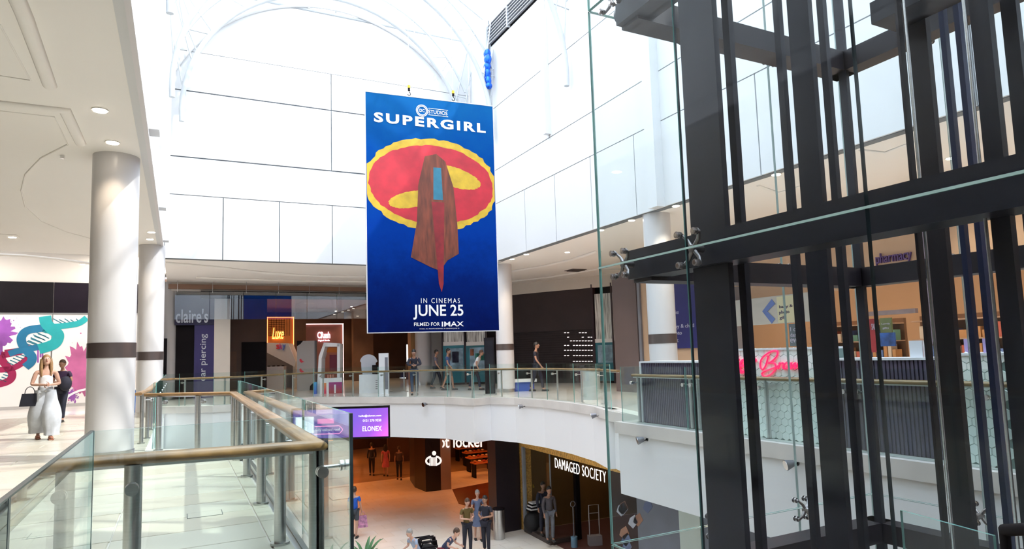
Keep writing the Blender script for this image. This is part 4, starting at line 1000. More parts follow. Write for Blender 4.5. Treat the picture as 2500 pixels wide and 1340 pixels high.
# retractable belt barrier
k = thing('belt_barrier', 'pair of barrier posts joined by a blue belt', 'barrier', tuple(onz(968, 960, 0)))
p0 = onz(950, 956, 0); p1 = onz(987, 956, 0)
for p in (p0, p1): G().cyl(p, p+Vector((0, 0, .95)), .03, n=10).cyl(p, p+Vector((0, 0, .03)), .17, n=16).obj('post', steel, k)
G().hexa([p0+Vector((0, 0, .86)), p1+Vector((0, 0, .86)), p1+Vector((0, .01, .86)), p0+Vector((0, .01, .86)), p0+Vector((0, 0, .92)), p1+Vector((0, 0, .92)), p1+Vector((0, .01, .92)), p0+Vector((0, .01, .92))]).obj('belt', mat('belt_blue', (.02, .04, .5), .5), k)
# low bench seating beyond the far railing
for x, y, l, c in ((1280, 955, 'blue seat base with white top beyond the curved railing', (.03, .08, .40)), ):
    f, P = kfr(x, y); k = thing('bench_seat', l, 'bench', tuple(P)); a0, a1, b0, b1 = f.rect(1252, 925, 1310, 950)
    f.box(G(), a0, a1, b1*.75, b1, -.4, .1).obj('seat', kw, k); f.box(G(), a0+.1, a1-.1, 0, b1*.75, -.35, .05).obj('base', mat('seat_blue', c, .5, 0, .1, 2), k)
f, P = kfr(1445, 975); k = thing('litter_bin', 'pale cylindrical litter bin behind curved railing by the lift', 'bin', tuple(P)); G().cyl(P, P+Vector((0, 0, .9)), .28, n=24).obj('body', mat('bin_pale', (.45, .5, .48), .4, .3, .05, 3), k); G().cyl(P+Vector((0, 0, .9)), P+Vector((0, 0, .96)), .3, n=24).obj('lid', steel, k)
k = thing('blue_bin', 'bright blue box standing on far-left gallery behind the walkway', 'box', tuple(onz(345, 1010, 0))); p = onz(345, 1012, 0); G().box((p.x-.35, p.y-.2, 0), (p.x+.35, p.y+.2, .75)).obj('body', mat('box_blue', (.02, .16, .6), .4, 0, .1, 2), k); G().box((p.x-.37, p.y-.22, .75), (p.x+.37, p.y+.22, .8)).obj('lid', white, k)

# =================================================================== RIGHT-HAND KIOSK ISLAND (behind the lift)
XK = XR+.36
FK = Fr((XK, 0, 0), (0, -1, 0))
kis = thing('kiosk_island', 'long kiosk with honeycomb and slatted panels behind straight balustrade', 'kiosk', (XK, 7, 0))
hexw = mat('hexagon_white', (.9, .94, .92), .3, 0, .04, 2); grout = mat('grout_dark', (.16, .24, .23), .7, 0, .05, 3); slatp = mat('slat_plum', (.075, .06, .11), .45, 0, .15, 2); slatd = mat('slat_recess', (.02, .016, .03), .6, 0, .1, 2)
hexme = None; nhex = 0
def hexpanel(x0, x1, ytop, top):
    global hexme, nhex
    a0 = FK.px(x0, 950)[0]; a1 = FK.px(x1, 950)[0]
    FK.box(G(), a0, a1, 0.0, top, -.5, -.012).obj('panel_backing', grout, kis)
    FK.box(G(), a0-.01, a1+.01, top, top+.03, -.55, .02).obj('counter_top', kw, kis)
    rr_ = .073; dx = rr_*math.sqrt(3); j = 0; z = rr_
    while z < top-.02:
        a = a0+dx*.5+(j % 2)*dx/2
        while a < a1-.02:
            if hexme is None:
                g = G(); vv = []
                for (q, d) in ((rr_*.965, -.012), (rr_*.90, 0.0)):
                    vv += [FK.P(0, 0, d)-FK.O+FK.u*(q*math.cos(R(30+60*i)))+FK.z*(q*math.sin(R(30+60*i))) for i in range(6)]
                g.add(vv, [(6, 7, 8, 9, 10, 11)]+[(i, (i+1) % 6, 6+(i+1) % 6, 6+i) for i in range(6)])
                hexme = bpy.data.meshes.new('hexagon_tile'); hexme.from_pydata(g.v, [], g.f); hexme.materials.append(hexw)
            if nhex < 296:
                o = bpy.data.objects.new('hexagon_tile', hexme); COL.objects.link(o); o.location = FK.P(a, z, 0); par(o, kis); nhex += 1
            else:
                vv = [FK.P(a+rr_*.95*math.cos(R(30+60*i)), z+rr_*.95*math.sin(R(30+60*i)), -.004) for i in range(6)]; hexrest.add(vv, [(0, 1, 2, 3, 4, 5)])
            a += dx
        z += rr_*1.5; j += 1
def slatpanel(x0, x1, top, edgew=False):
    a0 = FK.px(x0, 950)[0]; a1 = FK.px(x1, 950)[0]
    FK.box(G(), a0, a1, 0, top, -.5, -.02).obj('panel_backing', slatd, kis); FK.box(G(), a0-.01, a1+.01, top, top+.03, -.55, .02).obj('counter_top', kw, kis)
    g = G(); n = int((a1-a0)/.055)
    for i in range(n): FK.box(g, a0+.01+i*.055, a0+.045+i*.055, 0.02, top, -.02, 0)
    stuff(g.obj('slat_field', slatp, kis))
    if edgew: FK.box(G(), a0-.05, a0, 0, top+.03, -.5, .01).obj('end_strip', kw, kis)
hexrest = G()
slatpanel(1568, 1745, 1.22, True); hexpanel(1747, 2030, 845, 1.42); slatpanel(2034, 2335, 1.25); hexpanel(2338, 2470, 870, 1.3)
if hexrest.v: stuff(hexrest.obj('hexagon_field', hexw, kis))
# pink script sign
neon = mat('neon_pink', (.95, .02, .12), .4, emit=.5)
g = ptext(FK, 'ter', 1790, 868, 1850, 912, .01, neon, kis, name='script_lettering', off=.0, italic=.5, th=.03)
def script(pts, w, d=.02):
    q = [FK.px(*p) for p in spl(pts, 8)]; return G().tube([FK.P(a, b, d) for a, b in q], w, 8)
script([(1878, 868), (1872, 890), (1864, 902), (1858, 893), (1862, 875), (1880, 860), (1898, 856), (1899, 868), (1886, 882), (1878, 886), (1892, 886), (1896, 898), (1886, 912), (1870, 919), (1862, 912), (1872, 905), (1896, 896), (1904, 892)], .013).obj('script_lettering', neon, kis)
ptext(FK, 'rown', 1900, 884, 1968, 902, .01, neon, kis, name='script_lettering', off=.0, italic=.5, th=.03)
# cards standing on the kiosk
for x0, y0, x1, y1, mt_, l in ((2209, 840, 2240, 874, kw, 'blank white card standing on slatted kiosk counter'), (2243, 842, 2262, 874, mat('card_print', (.60, .55, .55), .5, 0, .3, 9), 'printed card beside the blank white card'), (2343, 838, 2372, 871, mat('card_lilac', (.42, .32, .58), .5, 0, .05, 3), 'lilac price card on the counter, left of pair'), (2388, 830, 2408, 862, mat('card_lilac', (.4, .3, .6)), 'lilac price card on the counter, right of pair')):
    a0, a1, b0, b1 = FK.rect(x0, y0, x1, y1); o = FK.box(G(), a0, a1, 1.28, max(b1, 1.5), -.12, -.10).obj('counter_card', mt_); tag(o, l, 'card', 'cards on the kiosk counter')
    if 'lilac' in l: text(FK, 'gifts', a0+.04, a1-.04, 1.36, 1.42, -.098, mat('card_text', (.3, .05, .3), .5), o, th=.003)
# plant and phone bits on the counter
# =================================================================== RIGHT-HAND STORE
XS = 14.2
FX = Fr((XS, 0, 0), (0, -1, 0))
st = thing('pharmacy_store', 'large lit store with tan upper wall and shelves behind lift', 'shopfront', (XS, 9, 0))
tan = mat('tan_wall', (.50, .33, .22), .6, 0, .06, .5)
struct(G().prism([(XS+5.8, -9), (XS+6, -9), (XS+6, 24), (XS+5.8, 24)], 0, 5).obj('wall_store_back', tan))
FX.pbox(G(), 1560, 655, 1566, 950, -.2, .02).obj('frame_post', kg, st)
def st_box(x0, y0, x1, y1, d0, d1, mt_, name): a0, a1, b0, b1 = FX.rect(x0, y0, x1, y1); return FX.box(G(), a0, a1, max(b0, 0), b1, d0, d1).obj(name, mt_, st)
st_box(1500, 662, 1558, 1010, -.3, 0, mat('reflected_column_brown', (.13, .09, .09), .5, 0, .1, 1), 'pier')  # solid brown box in place of a column reflection in the lift glass
st_box(1566, 665, 1600, 1000, -.15, -.05, mat('tan_wall', (.3, .2, .2)), 'window_back')
st_box(1632, 668, 1712, 850, .0, .05, mat('poster_blue', (.015, .015, .13), .4, 0, .1, 1), 'blue_poster')
for tx, q in (('baby & child', (1641, 791, 1698, 803)), ('photo', (1641, 808, 1668, 820)), ('gift', (1642, 826, 1660, 838)), ('stories', (1640, 758, 1660, 767))): ptext(FX, tx, *q, .05, mat('poster_text', (.42, .42, .55), .5), st, off=.01, th=.01)
st_box(1600, 850, 1800, 1010, -.1, -.02, tan, 'lower_panel')
st_box(1800, 722, 2000, 790, .0, .06, mat('sign_cream', (.42, .42, .40), .5, 0, .02, 2), 'sign_board')
st_box(1902, 722, 1948, 787, .06, .07, mat('sign_lime', (.52, .52, .36), .5, 0, .02, 2), 'sign_insert')
g = G(); FX.ribbon(g, [FX.px(1893, 736), FX.px(1872, 760), FX.px(1893, 784)], .17, .07, th=.01); g.obj('chevron', mat('chevron_blue', (.10, .17, .42), .5), st)
for tx, q in (('baby &', (1907, 744, 1940, 753)), ('photo', (1907, 757, 1932, 768)), ('gift', (1908, 771, 1924, 781))): ptext(FX, tx, *q, .07, mat('sign_text', (.08, .07, .14), .5), st, off=.012, th=.01)
# upper wall, purple lettering
st_box(1700, 560, 2500, 700, -.4, -.3, tan, 'upper_wall')
ptext(FX, 'pharmacy', 2121, 612, 2209, 645, -.28, mat('letter_purple', (.09, .045, .17), .5), st, off=.02, th=.05)
st_box(2260, 560, 2282, 840, -.3, .0, mat('lilac_pier', (.20, .17, .24), .5, 0, .05, 2), 'pier')
st_box(1780, 700, 1800, 900, -.3, 0, kg, 'pier')
st_box(2110, 757, 2235, 768, -.1, 0, mat('rail_grey', (.22, .17, .18), .5, 0, .2, 4), 'display_rail')
st_box(2124, 778, 2142, 860, -.05, 0, mat('poster_red', (.25, .02, .03), .5, 0, .1, 2), 'poster'); ptext(FX, 'SALE', 2128, 790, 2140, 805, .0, mat('poster_text', (.5, .5, .5)), st)
st_box(2148, 776, 2176, 812, -.05, 0, mat('poster_olive', (.10, .13, .06), .5, 0, .2, 3), 'poster'); ptext(FX, 'Lovely', 2153, 788, 2173, 793, .0, mat('poster_text', (.5, .5, .5)), st); ptext(FX, 'gifts', 2155, 798, 2170, 804, .0, mat('poster_text', (.5, .5, .5)), st)
st_box(2146, 812, 2184, 845, -.05, 0, mat('poster_blue2', (.02, .07, .25), .5, 0, .6, 5), 'poster')
st_box(1927, 790, 1960, 845, -.05, 0, mat('poster_slate', (.10, .14, .17), .5, 0, .1, 2), 'poster')
for i, tx in enumerate(('I can', 'dance', 'ever')): ptext(FX, tx, 1930, 798+i*14, 1956, 808+i*14, .0, mat('poster_text', (.5, .5, .5)), st)
# shelf runs with coloured stock inside the store
rs = random.Random(11)
for k, (X_, Y0, Y1) in enumerate(((16.5, 1.0, 3.6), (16.5, 4.2, 6.8), (16.5, 7.4, 10.0), (16.8, 10.6, 13.2))):
    t = thing('shelf_unit', 'stocked store shelving bay, %s' % ('at extreme right', 'right of the lift columns', 'behind the lift slats', 'behind honeycomb kiosk')[k], 'shelving', (X_, Y0, 0))
    G().box((X_, Y0, 0), (X_+.1, Y1, 2.1)).obj('back_board', brown2, t)
    for z in (.15, .6, 1.05, 1.5, 1.95): G().box((X_-.4, Y0, z), (X_, Y1, z+.03)).obj('shelf', mat('shelf_tan', (.42, .28, .2), .5, 0, .1, 2), t)
    g = G(); cols = [mat('stock_a', (.5, .12, .08), .5), mat('stock_b', (.12, .2, .45), .5), mat('stock_c', (.6, .5, .4), .5), mat('stock_d', (.5, .25, .1), .5), mat('stock_e', (.1, .25, .2), .5)]
    for z in (.18, .63, 1.08, 1.53):
        y = Y0+.05
        while y < Y1-.2:
            w = .08+.12*rs.random(); h = .15+.2*rs.random(); g.box((X_-.36, y, z), (X_-.1, y+w, z+h), rs.randrange(5)); y += w+.03
    stuff(g.obj('stock', cols, t))
ls = mat('strip_light', (1, .82, .62), .5, emit=5)
for k, (y, z) in enumerate(((1.5, 3.0), (3.2, 2.8), (5.2, 3.05), (6.5, 2.8), (8.6, 3.1), (9.9, 3.2), (12.0, 3.3))):
    t = thing('strip_light', 'warm ceiling strip light inside the store, %s' % ('first from right edge', 'second from right edge', 'third from right edge', 'fourth from right edge', 'fifth from right edge', 'sixth from right edge', 'furthest left')[k], 'light', (16, y, z), 0, 'store strip lights')
    G().box((15.6, y-.35, z), (15.75, y+.35, z+.03)).obj('tube', ls, t); G().box((15.58, y-.37, z+.03), (15.77, y+.37, z+.07)).obj('housing', kw, t); G().cyl((15.67, y, z+.07), (15.67, y, ZS), .01, n=6).obj('hanger', kg, t)
for y, z in ((2, 4.6), (7, 4.6), (12, 4.6), (17, 4.6)):
    L = bpy.data.lights.new('store_lamp', 'AREA'); L.energy = 65; L.size = 1.2; L.color = (1, .74, .5); o = bpy.data.objects.new('store_lamp', L); COL.objects.link(o); o.location = (16.2, y, z)

# =================================================================== LOWER LEVEL
def zl(p): p = Vector(p); p.z = ZL; return p
struct(G().prism([(XR+.3, -9), (22, -9), (22, 40), (10.9, 40), (10.9, 12.5), (XR+.3, 11.6)], ZB, -.25).obj('lower_ceiling', cream)); struct(G().prism([(-16, 26.5), (10.9, 26.5), (10.9, 60), (-16, 60)], ZB+.3, -.25).obj('lower_ceiling_mall', brown2))
# brown pier with round striped figure logo, beige pier
q0 = onz(1013, 1190, ZL); q1 = onz(1040, 1201, ZL); q2 = onz(1077, 1197, ZL); q3 = onz(1102, 1194, ZL)
pierm = mat('deep_brown_pier', (.015, .006, .005), .35, 0, .2, 1)
struct(G().prism([(q0.x, q0.y), (q1.x, q1.y), (q2.x, q2.y), (q2.x+.4, q2.y+2), (q0.x+.4, q0.y+2)], ZL, ZB+.35).obj('wall_pier_brown', pierm))
struct(G().prism([(q2.x, q2.y), (q3.x, q3.y), (q3.x+.3, q3.y+1.2), (q2.x+.3, q2.y+1.2)], ZL, ZB+.35).obj('wall_pier_beige', mat('beige_pier', (.38, .24, .16), .5, 0, .08, 1)))
fP = Fr(q1, q2-q1)
lg = thing('logo_sign', 'white emblem of striped shirt torso on the dark brown pier', 'sign', tuple(fP.P(.4, 1.5)))
def lp(pts): g = G(); fP.poly(g, pts, .015, th=.02); return g
# emblem: arms akimbo torso in stripes (px coordinates)
for k in range(6):
    x = 1048.5+k*3.2; lp([(x, 1116), (x+2, 1115.5), (x+2, 1136.5), (x, 1137)]).obj('stripe', litw, lg)
g = G(); P_ = [fP.px(*p) for p in spl([(1052, 1114), (1044, 1118), (1040, 1125), (1043, 1131), (1050, 1134)])]; fP.ribbon(g, P_, .085, .015, th=.02); g.obj('arm', litw, lg); g = G(); P_ = [fP.px(*p) for p in spl([(1064, 1114), (1072, 1117), (1076, 1124), (1073, 1130), (1066, 1134)])]; fP.ribbon(g, P_, .085, .015, th=.02); g.obj('arm', litw, lg)
lp([(1054+5.5+5*math.cos(R(a)), 1106-5.5*math.sin(R(a))) for a in range(0, 360, 24)]).obj('head', litw, lg); lp([(1056, 1113), (1059.5, 1114.5), (1063, 1113), (1063, 1117), (1059.5, 1115.5), (1056, 1117)]).obj('bow_tie', black, lg)
# sportswear shop opening with lit white letters
r0_ = onz(1101, 1194, ZL); r1_ = onz(1196, 1290, ZL)
YL = onz(1101, 1100, ZB).y
fL = Fr(onp(1100, 1190, q3+Vector((0, 0, 0)), Vector((0, 1, 0))), (.85, -.55, 0)); 
fL = Fr((q3.x, q3.y-.2, 0), (1.0, -.62, 0))
sg = thing('lit_shop_sign', 'glowing white foot locker lettering under the fascia edge', 'sign', tuple(fL.P(.5, ZB-.4))); sg['label'] = 'glowing rounded white letters hanging under the fascia edge'
a0, b0 = fL.px(1096, 1082); a1, b1 = fL.px(1184, 1092)
zc_ = fL.px(1140, 1068)[1]; zc0 = fL.px(1140, 1092)[1]
text(fL, 'foot locker', a0-1.0, a1, zc0, zc_+.12, 0, litw, sg, off=.03, th=.03)
fL.box(G(), a0-.9, a1+.2, zc_+.12, zc_+.18, -.05, .05).obj('sign_rail', black, sg)
fbk = mat('shop_floor_red', (.16, .045, .02), .25, 0, .25, .8)
struct(G().prism([(q3.x, q3.y-.1), (q3.x+9, q3.y+2), (18, 21), (11.9, 22.6), (q3.x-.9, 27)], ZL+.009, ZL+.014).obj('floor_shop', fbk, lf))
struct(G().prism([(11.5, 40), (22, 38), (22, 38.2), (11.5, 40.2)], ZL, ZB).obj('wall_shop_back', brown))
rs = random.Random(3)
for k, (x, y) in enumerate(((1140, 1110), (1160, 1122), (1170, 1136), (1184, 1150))):
    P = onz(x, y+12, ZL+.02); t = thing('display_table', 'orange lit shoe display table inside the lower shop, %s' % ('at centre back', 'middle row', 'by the dark pillar, upper', 'nearest the dark pillar', 'left of centre', 'furthest left')[k], 'table', (P.x, P.y, ZL), 0, 'shoe tables in lower shop')
    G().box((P.x-.7, P.y-.3, ZL+.72), (P.x+.7, P.y+.3, ZL+.78)).obj('table_top', mat('table_orange', (.62, .20, .07), .4, 0, .2, 2), t)
    for sx in (-.62, .62): G().box((P.x+sx-.03, P.y-.25, ZL+.01), (P.x+sx+.03, P.y+.25, ZL+.72)).obj('leg', black, t)
    for i in range(5):
        x_ = P.x-.55+i*.26; G().ell((x_, P.y, ZL+.83), (.09, .14, .05), 10, 6).obj('shoe', mat('shoe_%s' % 'abc'[i % 3], ((.7, .3, .1), (.8, .75, .7), (.4, .05, .03))[i % 3], .5, 0, .1, 4), t)
for i, (x, y, e) in enumerate(((13, 28, 40), (15, 31, 40), (13.5, 34, 40), (8, 36, 60), (9.5, 42, 60), (5, 32, 50), (8.5, 30.5, 46), (5.5, 40, 50), (14.3, 20.5, 5))):
    L = bpy.data.lights.new('mall_lamp', 'AREA'); L.energy = e*.55 if i < 8 else e; L.size = .7; L.color = (1, .30, .07) if i < 8 else (1, .6, .4); o = bpy.data.objects.new('mall_lamp', L); COL.objects.link(o); o.location = (x, y, ZB-.12)
# mall back: dark shopfronts with warm lights
struct(G().box((-4, 47, ZL), (16, 47.3, ZB+.3)).obj('wall_mall_back', brown)); struct(G().box((2.2, 27.5, ZL), (2.4, 47, ZB+.3)).obj('wall_mall_left', brown))
g = G()
for i in range(26):
    x = 3+rs.random()*9; z = ZL+.6+rs.random()*2.2; g.box((x, 46.9, z), (x+.25+.4*rs.random(), 46.98, z+.05+.12*rs.random()))
stuff(g.obj('window_display', mat('display_glow', (1, .35, .12), .5, emit=.5)))
# dark pillar and glazed corner shop
d0_ = onz(1195, 1290, ZL); d1_ = onz(1215, 1304, ZL); d2_ = onz(1273, 1293, ZL)
dkp = mat('charcoal_pillar', (.02, .014, .019), .4, 0, .1, 1)
struct(G().prism([(d0_.x, d0_.y), (d1_.x, d1_.y), (d2_.x, d2_.y), (d2_.x+.3, d2_.y+1.5)], ZL, ZB+.2).obj('wall_pillar_dark', dkp))
osb = mat('chipboard', (.85, .43, .11), .6, 0, .4, 16); 
s0_ = onz(1286, 1297, ZL); s1_ = onz(1350, 1331, ZL); s2_ = onz(1413, 1318, ZL); s3_ = onz(1540, 1420, ZL)
fO = Fr(s0_, s1_-s0_); Lo = (Vector((s1_.x, s1_.y, 0))-Vector((s0_.x, s0_.y, 0))).length
shp = thing('corner_shop', 'glazed corner shop with chipboard surround and white condensed lettering', 'shopfront', tuple(s1_))
fO.O.z = 0
fO.box(G(), -.62, -.08, ZL, ZB+.1, -.3, .03).obj('chipboard_pier', osb, shp)
ft = onz(1286, 1082, ZB-.05)
# the glazed front continues beyond the bay along the same line to the lift side
far_end = 9.5
ztop = fO.px(1345, 1108)[1]; 
fO.box(G(), -.08, far_end, ztop, ZB+.1, -.4, .06).obj('chipboard_band', osb, shp)
fO.box(G(), -.08, .0, ZL, ztop, -.05, .08).obj('steel_jamb', mat('pale_jamb', (.5, .52, .58), .4, .3, .05, 3), shp)
fO.box(G(), 0, Lo, ZL, ZL+.16, -.1, .1).obj('plinth', mat('plinth_brown', (.07, .05, .045), .5, 0, .1, 2), shp)
g = G(); glass_l = GL
vpane(g, fO.P(0, 0, .03), fO.P(Lo, 0, .03), ZL+.16, ztop, .012); g.obj('shop_window', [GL, GE], shp)
s1v = fO.P(Lo, 0, 0); s2v = Vector((s2_.x, s2_.y, 0))
g = G(); vpane(g, s1v, s2v, ZL+.16, ztop, .012); g.obj('shop_window', [GL, GE], shp)
fR2 = Fr(s1v, s2v-s1v); fR2.box(G(), 0, (s2v-s1v).length, ZL, ZL+.16, -.1, .05).obj('plinth', mat('plinth_brown', (.07, .05, .045)), shp)
G().cyl((s1v.x, s1v.y, ZL+.16), (s1v.x, s1v.y, ztop), .025, n=8).obj('corner_bead', kg, shp); G().box((s2v.x-.08, s2v.y-.08, ZL), (s2v.x+.08, s2v.y+.08, ztop)).obj('door_jamb', black, shp)
fO.box(G(), -.05, far_end, ZL, ztop, -5.2, -5).obj('shop_back_wall', black, shp); fO.box(G(), -.3, -.1, ZL, ztop, -5, -.3).obj('shop_side_wall', mat('olive_wall', (.14, .08, .02), .6, 0, .2, 1), shp)
struct(fO.box(G(), 0, far_end, ZL+.014, ZL+.03, -5, -.1).obj('floor_shop', mat('shop_floor_dark', (.13, .055, .045), .35, 0, .15, 1), lf))
# shelves of stock deep in the shop
g = G()
for i in range(5):
    for j in range(7):
        fO.box(g, Lo+.8+i*1.1, Lo+1.3+i*1.1, ZL+.7+j*.36, ZL+.73+j*.36, -4.9, -4.6)
g.obj('wall_shelves', mat('shelf_dim', (.12, .10, .11), .5, 0, .2, 3), shp)
# sign DAMAGED SOC/ETY
a0, bb = fO.px(1359, 1120); a1, bb2 = fO.px(1484, 1155); zt_ = fO.px(1361, 1117)[1]; zb_ = fO.px(1361, 1141)[1]
text(fO, 'DAMAGED SOC/ETY', a0, a1, zb_, zt_, .06, litw, shp, off=-.03, th=.015, space=1.1)
# security gate
gt = thing('security_gate', 'pale tubular security gate at the shop doorway', 'gate', tuple(onz(1455, 1330, ZL))); p = onz(1453, 1332, ZL)
fG = Fr((p.x, p.y, 0), (1, -.3, 0)); zz = fG.px(1455, 1232)[1]
gm = mat('gate_grey', (.42, .40, .42), .4, .2, .05, 4)
G().tube([fG.P(-.17, ZL+.3), fG.P(-.17, zz), fG.P(.17, zz), fG.P(.17, ZL+.3)], .018, 8).obj('tube_frame', gm, gt); G().tube([fG.P(-.17, ZL+1.05), fG.P(.17, ZL+1.05)], .012, 6).obj('cross_tube', gm, gt)
fG.box(G(), -.22, .22, ZL+.015, ZL+.34, -.12, .12).obj('base_box', gm, gt)
# shovel-like stand with blue base, framed board and fabric
p = onz(1402, 1322, ZL+.2); dst = thing('display_stand', 'thin grey stand with ring top and pale blue base in shop window', 'stand', tuple(p)); 
G().cyl((p.x, p.y, ZL+.03), (p.x, p.y, ZL+.36), .11, .11, 14).obj('base', mat('stand_blue', (.16, .30, .42), .5, 0, .1, 4), dst); G().cyl((p.x, p.y, ZL+.36), (p.x, p.y, ZL+1.3), .018, n=8).obj('pole', kg, dst)
G().tube([(p.x+.09*math.cos(a), p.y, ZL+1.4+.09*math.sin(a)) for a in [i*PI/8 for i in range(17)]], .014, 6).obj('ring', kg, dst)
FWi = Fr(fO.P(0, 0, -1.2), fO.u); FWi.O.z = 0
bd = thing('framed_board', 'black board in a silver frame hanging in shop window', 'picture', tuple(FWi.P(.8, ZL+2)))
FWi.pbox(G(), 1303, 1160, 1333, 1218, 0, .04).obj('board', black, bd); g = G(); a0, a1, b0, b1 = FWi.rect(1303, 1160, 1333, 1218); FWi.box(g, a0-.03, a0, b0, b1, 0, .06); FWi.box(g, a1, a1+.03, b0, b1, 0, .06); FWi.box(g, a0-.03, a1+.03, b1, b1+.03, 0, .06); FWi.box(g, a0-.03, a1+.03, b0-.03, b0, 0, .06); g.obj('frame', chrome, bd)
def cloth(fr, pts, name, mt_, label, d=.2):
    g = G(); fr.poly(g, pts, d, th=.03); o = g.obj(name, mt_); tag(o, label, 'flag'); return o
FWj = Fr(fO.P(0, 0, -.5), fO.u); FWj.O.z = 0
fl = thing('draped_flag', 'long blue and green flag draped from peak in shop window', 'flag', tuple(FWj.P(.3, ZL+1)))
for pts, c, nm in (([(1291, 1150), (1297, 1165), (1293, 1220), (1287, 1225), (1286, 1190)], (.02, .03, .35), 'blue'), ([(1297, 1165), (1304, 1200), (1304, 1240), (1293, 1245), (1293, 1220)], (.09, .02, .25), 'violet'), ([(1287, 1225), (1293, 1220), (1293, 1250), (1287, 1255)], (.02, .22, .08), 'green'), ([(1292, 1148), (1313, 1188), (1306, 1192), (1299, 1180)], (.45, .30, .04), 'gold')):
    g = G(); FWj.poly(g, pts, .1 if nm != 'gold' else .13, th=.02); g.obj('%s_fold' % nm, mat('flag_'+nm, c, .7, 0, .1, 3), fl)
# black stool bag with striped cloth
p = onz(1304, 1290, ZL+.2); g = G(); g.ell((p.x, p.y, ZL+.42), (.38, .32, .4), 16, 10); o = g.obj('black_sack', mat('sack_black', (.012, .012, .014), .7, 0, .1, 3, .3, 12)); tag(o, 'slumped black sack at foot of the flag in shop window', 'sack')
t = thing('striped_cloth', 'folded black and white striped cloth on black sack', 'cloth', (p.x, p.y, ZL+.82))
for i in range(6): G().box((p.x-.22+.02*i, p.y-.2+.01*i, ZL+.82+i*.05), (p.x+.2+.02*i, p.y+.15, ZL+.865+i*.05)).obj('fold', white if i % 2 else black, t)
# poster wall behind lift glass on the lower level
FD = Fr((10.9, 0, 0), (0, -1, 0))
lw_ = struct(FD.box(G(), -14.5, 5, ZL, ZB+.1, -.3, 0).obj('wall_lower_right', mat('print_slate', (.11, .12, .16), .35, 0, .35, .8)))
pp = thing('wall_print', 'blurred dark print of people with an orange streak on lower wall', 'poster', tuple(FD.P(-13, ZL+1)))
rs = random.Random(8)
for k in range(9):
    x = 1508+rs.random()*66; y = 1200+rs.random()*130; g = G(); FD.poly(g, [(x, y), (x+12, y-8), (x+20, y+10), (x+8, y+26), (x-4, y+14)], .002); g.obj('printed_shape', (mat('print_blueish', (.06, .09, .2), .4), mat('print_rusty', (.28, .11, .05), .4), mat('print_pale', (.35, .36, .42), .4))[k % 3], pp)
struct(FD.box(G(), FD.px(1663, 1300)[0], FD.px(1714, 1300)[0], ZL, ZB, 0, .05).obj('wall_panel_pale', mat('pale_green_panel', (.55, .62, .58), .4, 0, .05, 1)))
# grey cylindrical bin by dark pillar
p = onz(1228, 1304, ZL); 
p = onz(1213, 1312, ZL); k = thing('steel_bin', 'brushed steel cylindrical bin against the charcoal pillar', 'bin', tuple(p)); G().cyl((p.x, p.y-.2, ZL+.01), (p.x, p.y-.2, ZL+1.0), .2, n=20).obj('body', steel, k); G().cyl((p.x, p.y-.2, ZL+1.0), (p.x, p.y-.2, ZL+1.05), .21, n=20).obj('lid', black, k)
# palm planters on the lower floor
def plant(px, py, label, h=1.5, seed=1):
    p = onz(px, py, ZL); t = thing('potted_palm', label, 'plant', (p.x, p.y, ZL)); rs = random.Random(seed)
    G().cyl((p.x, p.y, ZL), (p.x, p.y, ZL+.6), .22, .3, 24).obj('pot', mat('pot_grey', (.2, .2, .21), .5, 0, .1, 3), t)
    G().cyl((p.x, p.y, ZL+.57), (p.x, p.y, ZL+.605), .27, n=20).obj('soil', mat('soil', (.05, .03, .02), .9, 0, .3, 20), t)
    for i in range(16):
        a = 2*PI*i/16+rs.random()*.4; L = h*(.6+.4*rs.random()); g = G(); pts = []; n = 7
        for k in range(n+1):
            s = k/n; r_ = L*.5*s; pts.append(Vector((p.x+math.cos(a)*r_, p.y+math.sin(a)*r_, ZL+.6+L*(s*1.15-.55*s*s))))
        sd_ = Vector((-math.sin(a), math.cos(a), 0)); vv = []
        for k, q in enumerate(pts): w = .045*math.sin(PI*min(1, .12+.88*k/n))+.004; vv += [q-sd_*w, q+Vector((0, 0, .015)), q+sd_*w]
        g.add(vv, [(3*k+c, 3*k+c+1, 3*k+c+4, 3*k+c+3) for k in range(n) for c in (0, 1)]); g.obj('leaf', mat('palm_leaf', (.05, .16, .05), .45, 0, .4, 6), t)
plant(800, 1470, 'potted palm on lower floor behind the walkway glass', 1.35, 2); plant(893, 1432, 'potted palm poking up at bottom edge right of the walkway', 1.1, 5)

# =================================================================== PEOPLE
def skin(verts, edges, radii, sub=2, root=0):
    me = bpy.data.meshes.new('s'); me.from_pydata(verts, edges, []); o = bpy.data.objects.new('s', me); COL.objects.link(o)
    m = o.modifiers.new('k', 'SKIN'); m.use_smooth_shade = True; m.branch_smoothing = .6
    me.skin_vertices[0]
    for i, r_ in enumerate(radii):
        sv = me.skin_vertices[0].data[i]; sv.radius = (r_, r_) if not isinstance(r_, tuple) else r_; sv.use_root = (i == root)
    if sub: s_ = o.modifiers.new('s', 'SUBSURF'); s_.levels = sub; s_.render_levels = sub
    dg = bpy.context.evaluated_depsgraph_get(); ev = o.evaluated_get(dg); m2 = ev.to_mesh()
    V = [v.co.copy() for v in m2.vertices]; F = [list(p.vertices) for p in m2.polygons]; ev.to_mesh_clear(); bpy.data.objects.remove(o); bpy.data.meshes.remove(me)
    return V, F
SK = {'fair': mat('skin_fair', (.58, .34, .25), .5, 0, .08, 8), 'tan': mat('skin_tan', (.38, .20, .13), .5, 0, .08, 8), 'dark': mat('skin_dark', (.12, .06, .04), .5, 0, .08, 8)}
